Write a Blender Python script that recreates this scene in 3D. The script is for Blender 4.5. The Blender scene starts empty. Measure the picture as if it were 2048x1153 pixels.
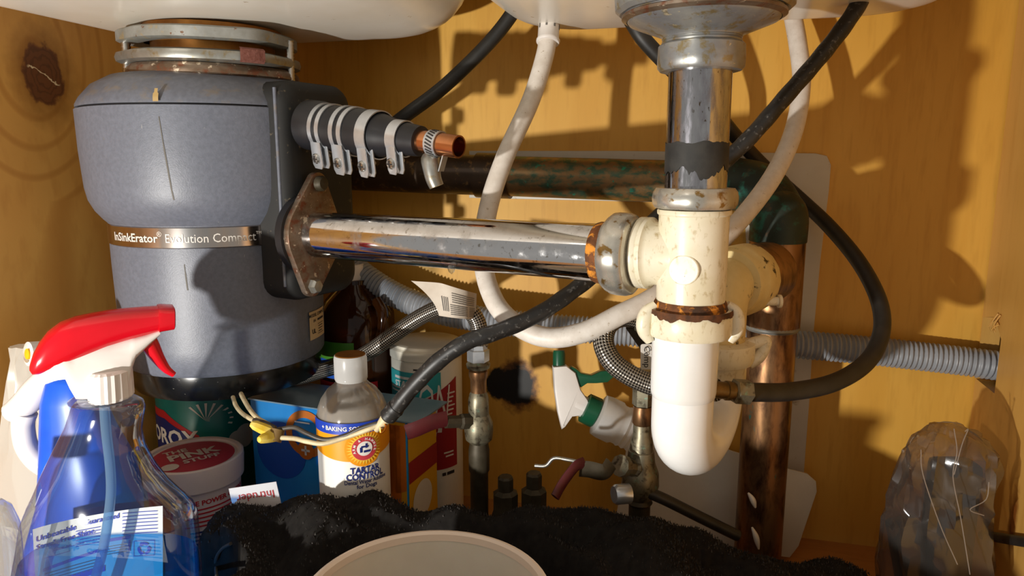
import bpy, bmesh, math, random
from mathutils import Vector as V, Matrix, noise
random.seed(11)
R = math.radians
scene = bpy.context.scene
col = scene.collection

# ------------------------------------------------------------------ camera
F = 1430.0
YAW, PITCH = R(15), R(10)
CAM = V((0, 0, .39))
FWD = V((-math.sin(YAW)*math.cos(PITCH), math.cos(YAW)*math.cos(PITCH), -math.sin(PITCH)))
RGT = V((math.cos(YAW), math.sin(YAW), 0))
UPV = RGT.cross(FWD)
cd = bpy.data.cameras.new('camera'); cam = bpy.data.objects.new('camera', cd); col.objects.link(cam)
cd.sensor_width = 36; cd.lens = 36*F/2048; cd.clip_start = .01
m = Matrix((RGT, UPV, -FWD)).transposed().to_4x4(); m.translation = CAM
cam.matrix_world = m
scene.camera = cam

# ------------------------------------------------------------------ light
w = bpy.data.worlds.new('world'); scene.world = w; w.use_nodes = True
w.node_tree.nodes['Background'].inputs[0].default_value = (1, .955, .88, 1)
w.node_tree.nodes['Background'].inputs[1].default_value = .32
ld = bpy.data.lights.new('work_lamp', 'POINT'); lamp = bpy.data.objects.new('work_lamp', ld); col.objects.link(lamp)
lamp.location = (-.53, -.32, .095)
ld.energy = 37; ld.color = (1, .965, .90); ld.shadow_soft_size = .014
scene.view_settings.view_transform = 'Standard'; scene.view_settings.look = 'None'
scene.view_settings.exposure = .12; scene.view_settings.gamma = 1
scene.view_settings.use_curve_mapping = False

# ------------------------------------------------------------------ helpers
def P(px, py, d): return CAM + d*(FWD + (px-1024)/F*RGT + (576.5-py)/F*UPV)
def PP(px, py, ax, v):
    D = FWD + (px-1024)/F*RGT + (576.5-py)/F*UPV
    return CAM + D*((v-CAM[ax])/D[ax])
def ZY(x, y, py):
    v = (576.5-py)/F; a = V((x, y, 0))-CAM
    return (v*a.dot(FWD)-a.dot(UPV))/(UPV.z-v*FWD.z)
def lin(h):
    h = h.lstrip('#'); o = []
    for i in (0, 2, 4):
        c = int(h[i:i+2], 16)/255
        o.append(c/12.92 if c <= .04045 else ((c+.055)/1.055)**2.4)
    return (*o, 1)

MATS = {}
def mat(name, c1, c2=None, rough=.5, metal=0, scale=(30, 30, 30), detail=5, lo=.35, hi=.65, bump=0, bscale=None,
        spots=(), trans=0, coat=0, spec=None, sss=0, dist=0, coords='Object', rough2=None):
    m = bpy.data.materials.new(name); m.use_nodes = True; MATS[name] = m
    nt = m.node_tree; N = nt.nodes; L = nt.links; b = N['Principled BSDF']
    b.inputs['Roughness'].default_value = rough; b.inputs['Metallic'].default_value = metal
    b.inputs['Transmission Weight'].default_value = trans; b.inputs['Coat Weight'].default_value = coat
    if spec is not None: b.inputs['Specular IOR Level'].default_value = spec
    if sss: b.inputs['Subsurface Weight'].default_value = sss; b.inputs['Subsurface Scale'].default_value = .01
    tc = N.new('ShaderNodeTexCoord')
    def nz(sc, det, lo, hi, ds=0, off=0):
        mp = N.new('ShaderNodeMapping'); mp.inputs['Scale'].default_value = sc if hasattr(sc, '__len__') else (sc,)*3
        mp.inputs['Location'].default_value = (off, off*1.7, off*.6)
        L.new(tc.outputs[coords], mp.inputs[0])
        n = N.new('ShaderNodeTexNoise'); n.inputs['Scale'].default_value = 1; n.inputs['Detail'].default_value = det
        n.inputs['Distortion'].default_value = ds; n.inputs['Roughness'].default_value = .6
        L.new(mp.outputs[0], n.inputs[0])
        r = N.new('ShaderNodeMapRange'); r.inputs[1].default_value = lo; r.inputs[2].default_value = hi
        L.new(n.outputs[0], r.inputs[0])
        return r.outputs[0], n.outputs[0]
    b.inputs['Base Color'].default_value = lin(c1)
    last = None
    def layer(last, ca, cb, fac):
        x = N.new('ShaderNodeMix'); x.data_type = 'RGBA'
        if last is None: x.inputs[6].default_value = lin(ca)
        else: L.new(last, x.inputs[6])
        x.inputs[7].default_value = lin(cb); L.new(fac, x.inputs[0]); return x.outputs[2]
    if c2:
        f, _ = nz(scale, detail, lo, hi, dist); last = layer(None, c1, c2, f)
        if rough2 is not None:
            rr = N.new('ShaderNodeMapRange'); rr.inputs[3].default_value = rough; rr.inputs[4].default_value = rough2
            L.new(f, rr.inputs[0]); L.new(rr.outputs[0], b.inputs['Roughness'])
    for i, (sc_col, sc, l, h) in enumerate(spots):
        f, _ = nz(tuple(v*2.0 for v in sc), 6, l-.045, h-.05, .3, 3.1*(i+1)); last = layer(last, c1, sc_col, f)
    if last: L.new(last, b.inputs['Base Color'])
    if bump:
        _, hgt = nz(bscale or scale, 4, 0, 1)
        bp = N.new('ShaderNodeBump'); bp.inputs['Strength'].default_value = bump; bp.inputs['Distance'].default_value = .001
        L.new(hgt, bp.inputs['Height']); L.new(bp.outputs[0], b.inputs['Normal'])
    return m

def film(name, tint, amount=.12, rough=.05, haze=0, haze_col='#ffffff'):
    """thin clear plastic: mostly transparent, glossy at grazing angles"""
    m = bpy.data.materials.new(name); m.use_nodes = True; MATS[name] = m
    nt = m.node_tree; N = nt.nodes; L = nt.links; N.remove(N['Principled BSDF'])
    out = N['Material Output']
    t = N.new('ShaderNodeBsdfTransparent'); t.inputs[0].default_value = lin(tint)
    g = N.new('ShaderNodeBsdfGlossy'); g.inputs['Roughness'].default_value = rough
    lw = N.new('ShaderNodeLayerWeight'); lw.inputs[0].default_value = .35
    mr = N.new('ShaderNodeMapRange'); mr.inputs[3].default_value = amount*.35; mr.inputs[4].default_value = min(1, amount*4)
    L.new(lw.outputs['Facing'], mr.inputs[0])
    mx = N.new('ShaderNodeMixShader'); L.new(mr.outputs[0], mx.inputs[0])
    L.new(t.outputs[0], mx.inputs[1]); L.new(g.outputs[0], mx.inputs[2])
    last = mx
    if haze:
        d = N.new('ShaderNodeBsdfDiffuse'); d.inputs[0].default_value = lin(haze_col)
        tr = N.new('ShaderNodeBsdfTranslucent'); tr.inputs[0].default_value = lin(haze_col)
        a = N.new('ShaderNodeMixShader'); a.inputs[0].default_value = .4
        L.new(d.outputs[0], a.inputs[1]); L.new(tr.outputs[0], a.inputs[2])
        m2 = N.new('ShaderNodeMixShader'); m2.inputs[0].default_value = haze
        L.new(mx.outputs[0], m2.inputs[1]); L.new(a.outputs[0], m2.inputs[2]); last = m2
    L.new(last.outputs[0], out.inputs[0])
    return m

def wood(name, dark, light, fine, ax_scale, knot=None, mark=None, rough=.45, wave=0, planks=None):
    m = bpy.data.materials.new(name); m.use_nodes = True; MATS[name] = m
    nt = m.node_tree; N = nt.nodes; L = nt.links; b = N['Principled BSDF']
    b.inputs['Roughness'].default_value = rough
    geo = N.new('ShaderNodeNewGeometry'); pos = geo.outputs['Position']
    def mp(sc, src=pos):
        n = N.new('ShaderNodeMapping'); n.inputs['Scale'].default_value = sc; L.new(src, n.inputs[0]); return n.outputs[0]
    def noi(v, det=4, ds=0):
        n = N.new('ShaderNodeTexNoise'); n.inputs['Scale'].default_value = 1; n.inputs['Detail'].default_value = det
        n.inputs['Distortion'].default_value = ds; L.new(v, n.inputs[0]); return n.outputs[0]
    def rng(s, a, c, d=0, e=1):
        r = N.new('ShaderNodeMapRange'); r.inputs[1].default_value = a; r.inputs[2].default_value = c
        r.inputs[3].default_value = d; r.inputs[4].default_value = e; L.new(s, r.inputs[0]); return r.outputs[0]
    def mix(a, c, f):
        x = N.new('ShaderNodeMix'); x.data_type = 'RGBA'; L.new(f, x.inputs[0])
        for s, v in ((6, a), (7, c)):
            if isinstance(v, str): x.inputs[s].default_value = lin(v)
            else: L.new(v, x.inputs[s])
        return x.outputs[2]
    def math_(op, a, c=None):
        n = N.new('ShaderNodeMath'); n.operation = op
        for i, v in enumerate((a, c)):
            if v is None: continue
            if isinstance(v, (int, float)): n.inputs[i].default_value = v
            else: L.new(v, n.inputs[i])
        return n.outputs[0]
    def dist(c, sc):
        s = N.new('ShaderNodeVectorMath'); s.operation = 'SUBTRACT'; L.new(pos, s.inputs[0]); s.inputs[1].default_value = c
        k = N.new('ShaderNodeVectorMath'); k.operation = 'MULTIPLY'; L.new(s.outputs[0], k.inputs[0]); k.inputs[1].default_value = sc
        n = N.new('ShaderNodeVectorMath'); n.operation = 'LENGTH'; L.new(k.outputs[0], n.inputs[0]); return n.outputs['Value']
    big = noi(mp(ax_scale), 3, .5)
    c = mix(dark, light, rng(big, .3, .7))
    fs = tuple(v*9 for v in ax_scale)
    c = mix(c, fine, rng(noi(mp(fs), 5), .5, .78, 0, .55))
    if wave:
        # cathedral grain: contour lines of a slow field
        fld = noi(mp(tuple(v*.32 for v in ax_scale)), 2, .3)
        if knot:
            fld = math_('ADD', fld, rng(dist(*knot), 1.0, 4.0, .28, 0))
        ph = math_('MULTIPLY', fld, wave); s = math_('SINE', ph)
        c = mix(c, fine, rng(s, .55, 1, 0, .75))
    if knot:
        d = math_('ADD', dist(*knot), rng(noi(mp((90,)*3), 3), .3, .7, -.14, .14))
        c = mix(c, '#8a5a22', rng(d, 1.9, 1.0, 0, .75))
        c = mix(c, '#6a3f20', rng(d, 1.03, .93))
        ring = math_('SINE', math_('MULTIPLY', d, 24.0))
        kk = math_('MULTIPLY', rng(ring, 0, 1, 0, .55), rng(d, 1.0, .85))
        c = mix(c, '#482812', kk)
        # pale crack through the knot
        ck, ksc = knot
        d2 = math_('ADD', dist((ck[0], ck[1], ck[2]), (0, 22, 210)), rng(noi(mp((160,)*3), 2), .3, .7, -.35, .35))
        sh = N.new('ShaderNodeVectorMath'); sh.operation = 'DOT_PRODUCT'
        s2 = N.new('ShaderNodeVectorMath'); s2.operation = 'SUBTRACT'; L.new(pos, s2.inputs[0]); s2.inputs[1].default_value = ck
        L.new(s2.outputs[0], sh.inputs[0]); sh.inputs[1].default_value = (0, 150, 330)
        crack = math_('ABSOLUTE', math_('ADD', sh.outputs['Value'], rng(noi(mp((120,)*3), 3), .3, .7, -.9, .9)))
        inside = rng(dist(ck, tuple(v*1.15 for v in ksc)), .95, .8)
        c = mix(c, '#d8c096', math_('MULTIPLY', rng(crack, .32, .16), inside))
    if mark:
        for mc, ms, mcol, a, e in mark:
            d = math_('ADD', dist(mc, ms), rng(noi(mp((140,)*3), 4), .3, .7, -.12, .12))
            c = mix(c, mcol, rng(d, a, e))
    L.new(c, b.inputs['Base Color'])
    bp = N.new('ShaderNodeBump'); bp.inputs['Strength'].default_value = .12; bp.inputs['Distance'].default_value = .0006
    L.new(noi(mp(fs), 4), bp.inputs['Height']); L.new(bp.outputs[0], b.inputs['Normal'])
    return m

def braid(name, c1, c2, ku=5, kv=1500):
    m = bpy.data.materials.new(name); m.use_nodes = True; MATS[name] = m
    nt = m.node_tree; N = nt.nodes; L = nt.links; b = N['Principled BSDF']
    b.inputs['Metallic'].default_value = .85; b.inputs['Roughness'].default_value = .35
    uv = N.new('ShaderNodeTexCoord'); sp = N.new('ShaderNodeSeparateXYZ'); L.new(uv.outputs['UV'], sp.inputs[0])
    def ma(op, a, c):
        n = N.new('ShaderNodeMath'); n.operation = op
        for i, v in enumerate((a, c)):
            if isinstance(v, (int, float)): n.inputs[i].default_value = v
            elif v is not None: L.new(v, n.inputs[i])
        return n.outputs[0]
    u = ma('MULTIPLY', sp.outputs[0], ku*2*math.pi); v = ma('MULTIPLY', sp.outputs[1], kv)
    s = ma('MULTIPLY', ma('SINE', ma('ADD', u, v), None), ma('SINE', ma('SUBTRACT', u, v), None))
    r = N.new('ShaderNodeMapRange'); r.inputs[1].default_value = -.5; r.inputs[2].default_value = .4; L.new(s, r.inputs[0])
    x = N.new('ShaderNodeMix'); x.data_type = 'RGBA'; x.inputs[6].default_value = lin(c1); x.inputs[7].default_value = lin(c2)
    L.new(r.outputs[0], x.inputs[0]); L.new(x.outputs[2], b.inputs['Base Color'])
    bp = N.new('ShaderNodeBump'); bp.inputs['Strength'].default_value = .8; bp.inputs['Distance'].default_value = .0008
    L.new(r.outputs[0], bp.inputs['Height']); L.new(bp.outputs[0], b.inputs['Normal'])
    return m

def thing(name, label, cat, loc=(0, 0, 0), group=None):
    o = bpy.data.objects.new(name, None); col.objects.link(o); o.location = loc; o.empty_display_size = .02
    o['label'] = label; o['category'] = cat
    if group: o['group'] = group
    return o
def tag(o, label, cat, group=None):
    o['label'] = label; o['category'] = cat
    if group: o['group'] = group
    return o
def struct(o): o['kind'] = 'structure'; return o
def wloc(o):
    t = V((0, 0, 0))
    while o: t = t + V(o.location); o = o.parent
    return t

def build(name, verts, faces, m, parent=None, sharp=38, uv=None, label=None):
    verts = [V(v) for v in verts]
    lo = V([min(v[i] for v in verts) for i in range(3)]); hi = V([max(v[i] for v in verts) for i in range(3)])
    o0 = V(((lo.x+hi.x)/2, (lo.y+hi.y)/2, lo.z))
    me = bpy.data.meshes.new(name); me.from_pydata([tuple(v-o0) for v in verts], [], faces)
    me.validate(); 
    if sharp > 0:
        me.polygons.foreach_set('use_smooth', [True]*len(me.polygons)); me.set_sharp_from_angle(angle=R(sharp))
    if uv:
        l = me.uv_layers.new(name='uv')
        for lp in me.loops: l.data[lp.index].uv = uv[lp.vertex_index]
    me.materials.append(MATS[m] if isinstance(m, str) else m)
    o = bpy.data.objects.new(name, me); col.objects.link(o)
    if parent: o.parent = parent; o.location = o0 - wloc(parent)
    else: o.location = o0
    if label: o['label'] = label
    return o

def frame(axis):
    a = V(axis).normalized(); t = V((0, 0, 1)) if abs(a.z) < .9 else V((0, 1, 0))
    x = t.cross(a).normalized(); y = a.cross(x); return x, y, a

def lathe(name, org, axis, prof, m, parent=None, seg=36, sharp=38, rmod=None, arc=None, a0=0, cap=True, label=None):
    x, y, a = frame(axis); org = V(org); vs = []; fs = []; n = len(prof)
    full = arc is None; k = seg if full else seg+1
    for (r, t) in prof:
        for i in range(k):
            th = a0 + (2*math.pi if full else arc)*i/seg
            rr = r*(rmod(th, t) if rmod else 1)
            vs.append(org + a*t + x*(rr*math.cos(th)) + y*(rr*math.sin(th)))
    for j in range(n-1):
        for i in range(seg):
            i2 = (i+1) % k
            fs.append((j*k+i, j*k+i2, (j+1)*k+i2, (j+1)*k+i))
    if cap and full:
        if prof[0][0] > 1e-6: fs.append(tuple(range(k-1, -1, -1)))
        if prof[-1][0] > 1e-6: fs.append(tuple((n-1)*k+i for i in range(k)))
    return build(name, vs, fs, m, parent, sharp, label=label)

def catmull(pts, n):
    pts = [V(p) for p in pts]; q = [pts[0]*2-pts[1]]+pts+[pts[-1]*2-pts[-2]]; out = []
    for i in range(1, len(q)-2):
        a, b, c, d = q[i-1:i+3]
        for k in range(n):
            t = k/n
            out.append(.5*((2*b)+(c-a)*t+(2*a-5*b+4*c-d)*t*t+(3*b-a-3*c+d)*t**3))
    out.append(pts[-1]); return out
def resample(pts, step):
    out = [pts[0]]; acc = 0
    for a, b in zip(pts, pts[1:]):
        l = (b-a).length
        if l < 1e-9: continue
        s = step-acc
        while s <= l: out.append(a+(b-a)*(s/l)); s += step
        acc = (acc+l) % step
    return out

def tube(name, pts, r, m, parent=None, seg=16, n=8, rf=None, smooth=True, sharp=50, flat=None, step=None, label=None, ref=None):
    cp = catmull(pts, n) if smooth else [V(p) for p in pts]
    if step: cp = resample(cp, step)
    vs = []; fs = []; uv = []; k = len(cp); L = 0
    tot = sum((b-a).length for a, b in zip(cp, cp[1:]))
    prev = None
    for i, p in enumerate(cp):
        t = (cp[min(i+1, k-1)]-cp[max(i-1, 0)]).normalized()
        if prev is None:
            x = V(ref) if ref else (V((0, 0, 1)) if abs(t.z) < .8 else V((1, 0, 0)))
        else: x = prev
        x = (x - t*x.dot(t)).normalized(); prev = x; y = t.cross(x)
        if i: L += (p-cp[i-1]).length
        rr = rf(L/tot, L) if rf else 1
        for s in range(seg):
            th = 2*math.pi*s/seg
            vs.append(p + x*(r*rr*math.cos(th)) + y*(r*rr*math.sin(th)*(flat or 1)))
            u = s/seg; uv.append((2*u if u <= .5 else 2-2*u, L))
    for i in range(k-1):
        for s in range(seg):
            s2 = (s+1) % seg
            fs.append((i*seg+s, i*seg+s2, (i+1)*seg+s2, (i+1)*seg+s))
    fs.append(tuple(range(seg-1, -1, -1))); fs.append(tuple((k-1)*seg+s for s in range(seg)))
    return build(name, vs, fs, m, parent, sharp, uv, label)

def loft(name, rings, m, parent=None, sharp=45, cap=True, label=None, closed=True):
    k = len(rings[0]); vs = [v for r in rings for v in r]; fs = []
    for j in range(len(rings)-1):
        for i in range(k if closed else k-1):
            i2 = (i+1) % k; fs.append((j*k+i, j*k+i2, (j+1)*k+i2, (j+1)*k+i))
    if cap: fs.append(tuple(range(k-1, -1, -1))); fs.append(tuple((len(rings)-1)*k+i for i in range(k)))
    return build(name, vs, fs, m, parent, sharp, label=label)

def box(name, c, size, m, parent=None, ax=None, bev=0, label=None):
    """oriented box: ax = (x, y, z) unit vectors"""
    bm = bmesh.new(); bmesh.ops.create_cube(bm, size=1)
    for v in bm.verts: v.co = V((v.co.x*size[0], v.co.y*size[1], v.co.z*size[2]))
    if bev: bmesh.ops.bevel(bm, geom=bm.edges[:], offset=bev, segments=2, affect='EDGES', profile=.6)
    ax = ax or (V((1, 0, 0)), V((0, 1, 0)), V((0, 0, 1))); c = V(c)
    vs = [c + ax[0]*v.co.x + ax[1]*v.co.y + ax[2]*v.co.z for v in bm.verts]
    bm.verts.index_update(); fs = [tuple(v.index for v in f.verts) for f in bm.faces]; bm.free()
    return build(name, vs, fs, m, parent, 40, label=label)

def prism(name, pts, org, ux, uy, th, m, parent=None, bev=0, label=None, holes=None):
    """outline pts (2d) in the plane org+ux,uy, thickness th along ux x uy"""
    ux = V(ux).normalized(); uy = V(uy).normalized(); n = ux.cross(uy); org = V(org)
    bm = bmesh.new(); vv = [bm.verts.new(org+ux*a+uy*b) for a, b in pts]
    f = bm.faces.new(vv); r = bmesh.ops.extrude_face_region(bm, geom=[f])
    for v in r['geom']:
        if isinstance(v, bmesh.types.BMVert): v.co += n*th
    bmesh.ops.recalc_face_normals(bm, faces=bm.faces[:])
    if bev: 
        e = [e for e in bm.edges if abs((e.verts[0].co-e.verts[1].co).normalized().dot(n)) < .5]
        bmesh.ops.bevel(bm, geom=e, offset=bev, segments=2, affect='EDGES', profile=.6)
    bm.verts.index_update(); vs = [v.co.copy() for v in bm.verts]; fs = [tuple(v.index for v in f.verts) for f in bm.faces]; bm.free()
    return build(name, vs, fs, m, parent, 35, label=label)

def hull(pts):
    pts = sorted(set((round(a, 6), round(b, 6)) for a, b in pts))
    def half(ps):
        h = []
        for p in ps:
            while len(h) > 1 and (h[-1][0]-h[-2][0])*(p[1]-h[-2][1])-(h[-1][1]-h[-2][1])*(p[0]-h[-2][0]) <= 0: h.pop()
            h.append(p)
        return h
    a = half(pts); b = half(pts[::-1]); return a[:-1]+b[:-1]
def circ(cx, cy, r, n=24): return [(cx+r*math.cos(2*math.pi*i/n), cy+r*math.sin(2*math.pi*i/n)) for i in range(n)]
def rrect(a, b, r, n=6, cx=0, cy=0):
    o = []
    for sx, sy, s in ((1, 1, 0), (-1, 1, 90), (-1, -1, 180), (1, -1, 270)):
        for i in range(n+1):
            t = R(s+90*i/n); o.append((cx+sx*(a-r)+r*math.cos(t), cy+sy*(b-r)+r*math.sin(t)))
    return o

# flat print: text, bars and patches mapped on to a surface
TC = {}
def glyphs(s, size, bold=0):
    key = (s, bold)
    if key not in TC:
        cu = bpy.data.curves.new('t', 'FONT'); cu.body = s; cu.size = 1; cu.align_x = 'CENTER'; cu.align_y = 'CENTER'
        cu.resolution_u = 2; cu.offset = bold
        ob = bpy.data.objects.new('t', cu); col.objects.link(ob)
        dg = bpy.context.evaluated_depsgraph_get(); me = bpy.data.meshes.new_from_object(ob.evaluated_get(dg))
        TC[key] = ([tuple(v.co) for v in me.vertices], [tuple(p.vertices) for p in me.polygons])
        bpy.data.objects.remove(ob); bpy.data.curves.remove(cu); bpy.data.meshes.remove(me)
    v, f = TC[key]; return [(a*size, b*size) for a, b, _ in v], f
def prints(name, items, mp, m, parent):
    """items: ('t', text, size, x, y, rot, bold, stretch) or ('b', x0, x1, y0, y1)"""
    vs = []; fs = []
    for it in items:
        o = len(vs)
        if it[0] == 't':
            _, s, size, x, y = it[:5]; rot = it[5] if len(it) > 5 else 0; bold = it[6] if len(it) > 6 else 0; sx = it[7] if len(it) > 7 else 1
            v, f = glyphs(s, size, bold); c, q = math.cos(rot), math.sin(rot)
            vs += [mp(x+a*sx*c-b*q, y+a*sx*q+b*c) for a, b in v]; fs += [tuple(i+o for i in p) for p in f]
        else:
            _, x0, x1, y0, y1 = it; n = max(1, int((x1-x0)/.006))
            for i in range(n+1):
                xx = x0+(x1-x0)*i/n; vs += [mp(xx, y0), mp(xx, y1)]
            fs += [(o+2*i, o+2*i+2, o+2*i+3, o+2*i+1) for i in range(n)]
    return build(name, vs, fs, m, parent, 0)
def fit(s, size, width, bold=0):
    v, _ = glyphs(s, size, bold); xs_ = [a for a, b in v]; return width/(max(xs_)-min(xs_))
def patch(name, x0, x1, ylo, yhi, mp, m, parent, nx=16, ny=4, label=None):
    g = lambda f, x: f(x) if callable(f) else f
    vs = []; fs = []
    for i in range(nx+1):
        x = x0+(x1-x0)*i/nx; a, b = g(ylo, x), g(yhi, x)
        for j in range(ny+1): vs.append(mp(x, a+(b-a)*j/ny))
    for i in range(nx):
        for j in range(ny):
            q = i*(ny+1)+j; fs.append((q, q+ny+1, q+ny+2, q+1))
    return build(name, vs, fs, m, parent, 60, label=label)
def disc(name, cx, cy, r, mp, m, parent, r0=0, n=32, wav=None, label=None):
    vs = []; fs = []
    rr = [r0, (r0+r)/2, r]
    for k, q in enumerate(rr):
        for i in range(n):
            t = 2*math.pi*i/n; qq = q*(wav(i) if wav and k == 2 else 1)
            vs.append(mp(cx+qq*math.cos(t), cy+qq*math.sin(t)))
    for k in range(2):
        for i in range(n): fs.append((k*n+i, k*n+(i+1) % n, (k+1)*n+(i+1) % n, (k+1)*n+i))
    return build(name, vs, fs, m, parent, 60, label=label)
def cylmap(cx, cy, rad, a0, z0, off=.0004):
    rf = rad if callable(rad) else (lambda z: rad)
    r0 = rf(z0)
    return lambda x, y: V((cx+(rf(z0+y)+off)*math.cos(a0+x/r0), cy+(rf(z0+y)+off)*math.sin(a0+x/r0), z0+y))
def planemap(org, ux, uy, off=.0004):
    org = V(org); ux = V(ux).normalized(); uy = V(uy).normalized(); n = ux.cross(uy)*off
    return lambda x, y: org+ux*x+uy*y+n

# ------------------------------------------------------------------ materials
XL, XR, YB, YF = -.60, .258, .755, .17
KN = PP(88, 150, 0, XL)
wood('left_ply', '#c98f42', '#dba958', '#b87f38', (0, 9, 3.2), knot=(tuple(KN), (0, 46, 34)), wave=60)
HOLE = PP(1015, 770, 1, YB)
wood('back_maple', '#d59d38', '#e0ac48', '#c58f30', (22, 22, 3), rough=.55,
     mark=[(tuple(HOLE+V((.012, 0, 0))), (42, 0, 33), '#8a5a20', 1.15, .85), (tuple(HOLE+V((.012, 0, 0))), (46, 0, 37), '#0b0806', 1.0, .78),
           (tuple(HOLE+V((-.012, 0, 0))), (62, 0, 50), '#0b0806', 1.0, .8)])  # hole and the shadow blob left of it, painted black into the wood
wood('right_maple', '#c99648', '#d6a658', '#bd883e', (20, 14, 1.8), rough=.4,
     mark=[(tuple(PP(2026, 1040, 0, XR)), (0, 120, 30), '#7a4418', 1.1, .4)])
wood('floor_wood', '#a87034', '#b87f40', '#8f5c28', (3, 20, 20))
mat('dark_void', '#120c08', rough=.9)
mat('sink_enamel', '#f4efe4', '#ece4d4', rough=.22, scale=(9, 9, 9), spots=(('#b09a72', (40, 40, 40), .72, .8),))
mat('disposer_grey', '#6a6e7a', '#60646f', rough=.42, scale=(300, 300, 300), bump=.15, bscale=(900,)*3, spots=(('#9b9a98', (220, 220, 60), .74, .8), ('#8d7f62', (60, 60, 14), .78, .86)))
mat('disposer_cap', '#666a75', '#5b5e68', rough=.45, scale=(200,)*3, spots=(('#7a6c58', (26, 26, 40), .60, .84),))
mat('disposer_dark', '#0f0f0e', '#151412', rough=.68, scale=(60,)*3, spots=(('#6e604a', (70,)*3, .68, .8),))
mat('drip_tan', '#a88c58', rough=.6); mat('drip_grey', '#5c574f', rough=.6)
mat('groove', '#15151a', rough=.6)
mat('brushed_band', '#d0b8a4', '#b9b6b4', rough=.16, metal=1, scale=(30, 30, 4))
mat('black_gloss', '#0d0d0d', '#1a1916', rough=.2, scale=(60,)*3, spots=(('#8b8b88', (190,)*3, .72, .78),))
mat('zinc', '#a9a9a4', '#8f8d84', rough=.38, metal=.75, scale=(40,)*3, spots=(('#8d7a52', (60,)*3, .6, .75),))
mat('zinc_dull', '#9b9c98', '#83827a', rough=.5, metal=.45, scale=(50,)*3, spots=(('#a08a5c', (50,)*3, .62, .75), ('#6a4426', (90,)*3, .68, .75)))
mat('rusty_flange', '#8f8070', '#6b5644', rough=.35, metal=.7, scale=(45, 45, 90), spots=(('#7c4c36', (60,)*3, .56, .7), ('#d9c8b0', (80,)*3, .66, .72)))
mat('rust', '#6b3c30', '#84544a', rough=.85, scale=(300,)*3, bump=.6)
mat('brass_old', '#a8702c', '#8a5822', rough=.4, metal=.6, scale=(60,)*3)
mat('chrome', '#d8d8da', '#c2bfbd', rough=.07, metal=1, scale=(70, 70, 70), rough2=.3, lo=.5, hi=.72, spots=(('#a09a92', (140,)*3, .64, .74),))
mat('chrome_worn', '#b9b9bc', '#8d8b92', rough=.1, metal=1, scale=(260, 260, 60), rough2=.34, lo=.42, hi=.66, spots=(('#5a4a34', (300, 300, 90), .68, .73),))
mat('chrome_nut', '#cfcbc0', '#b0aca2', rough=.24, metal=.72, scale=(60,)*3, rough2=.32, spots=(('#8a6c3c', (70,)*3, .64, .72),))
mat('pewter', '#a6a6a2', '#8e9094', rough=.34, metal=.65, scale=(50, 50, 80), spots=(('#8f7f5c', (60,)*3, .58, .7), ('#c9bda0', (120,)*3, .68, .74), ('#6b4a2c', (90,)*3, .7, .78)))
mat('tape_black', '#1d1c1b', '#33312d', rough=.7, scale=(80,)*3)
mat('copper_new', '#dd9a6c', '#c98658', rough=.25, metal=1, scale=(60, 60, 60))
mat('copper_old', '#8a6440', '#9a7450', rough=.36, metal=.8, scale=(26, 26, 10), spots=(('#4a3020', (40, 40, 14), .5, .7), ('#3f7468', (60, 60, 18), .7, .76)))
mat('copper_green', '#7c6242', '#8f7048', rough=.42, metal=.6, scale=(22, 30, 30), spots=(('#3f5a48', (34, 30, 60), .5, .66), ('#2f8a70', (60, 60, 90), .66, .74)))
mat('copper_black', '#3a2e22', '#4e3a28', rough=.45, metal=.5, scale=(24,)*3, spots=(('#8a6a40', (50,)*3, .6, .75),))
mat('verdigris', '#26302a', '#313d35', rough=.5, metal=.45, scale=(26,)*3, spots=(('#2d6a5c', (40,)*3, .58, .72), ('#5a4630', (50,)*3, .62, .74)))
mat('pvc_cream', '#ece3cc', '#e0d5b6', rough=.32, scale=(30,)*3, spots=(('#a88e50', (140, 140, 90), .60, .86), ('#5d4420', (260,)*3, .75, .79)))
mat('pvc_dirty', '#dfc98e', '#cdb478', rough=.4, scale=(30,)*3, spots=(('#33281a', (45,)*3, .64, .7),))
mat('pvc_white', '#f0f0ee', '#e9e7e2', rough=.22, scale=(20,)*3, spots=(('#b58a4a', (170,)*3, .77, .8),))
mat('rust_ring', '#7a4416', '#3c2410', rough=.8, scale=(120,)*3, spots=(('#d88a28', (90,)*3, .56, .68),))
mat('rust_dark', '#3a2412', '#6a3c18', rough=.85, scale=(160,)*3)
mat('rubber', '#141417', '#1b1b1f', rough=.42, scale=(50,)*3)
mat('rubber_hose', '#1b1a18', '#2b2824', rough=.5, scale=(60,)*3)
mat('cable_black', '#1b1a19', '#272523', rough=.45, scale=(90,)*3, spots=(('#6d6a66', (130,)*3, .62, .76),))
mat('zinc_bright', '#d2d6da', '#bcc0c6', rough=.3, metal=.75, scale=(60,)*3)
mat('steel_screw', '#c9c7c2', '#a5a29c', rough=.28, metal=1)
mat('hose_white', '#e6ded4', '#d8cec2', rough=.45, scale=(120, 120, 120), spots=(('#a89478', (160,)*3, .68, .78),))
mat('corrugated', '#9a9da2', '#8c8f94', rough=.42, scale=(40,)*3)
braid('braid', '#2c2722', '#b8b0a4')
mat('brass_valve', '#8d8670', '#6f6a58', rough=.42, metal=.6, scale=(50,)*3, spots=(('#7a9a86', (60,)*3, .64, .72), ('#3c3428', (70,)*3, .56, .72)))
mat('valve_dark', '#4c4436', '#37301f', rough=.55, metal=.4, scale=(60,)*3)
mat('red_paint', '#571a1e', '#481519', rough=.5, scale=(60,)*3)
mat('board_white', '#c9c2b4', '#beb6a6', rough=.4, scale=(14,)*3, spots=(('#9b8c70', (30,)*3, .7, .8),))
mat('paper_tag', '#d8ccbc', '#cdbfae', rough=.7, scale=(60,)*3)
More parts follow.
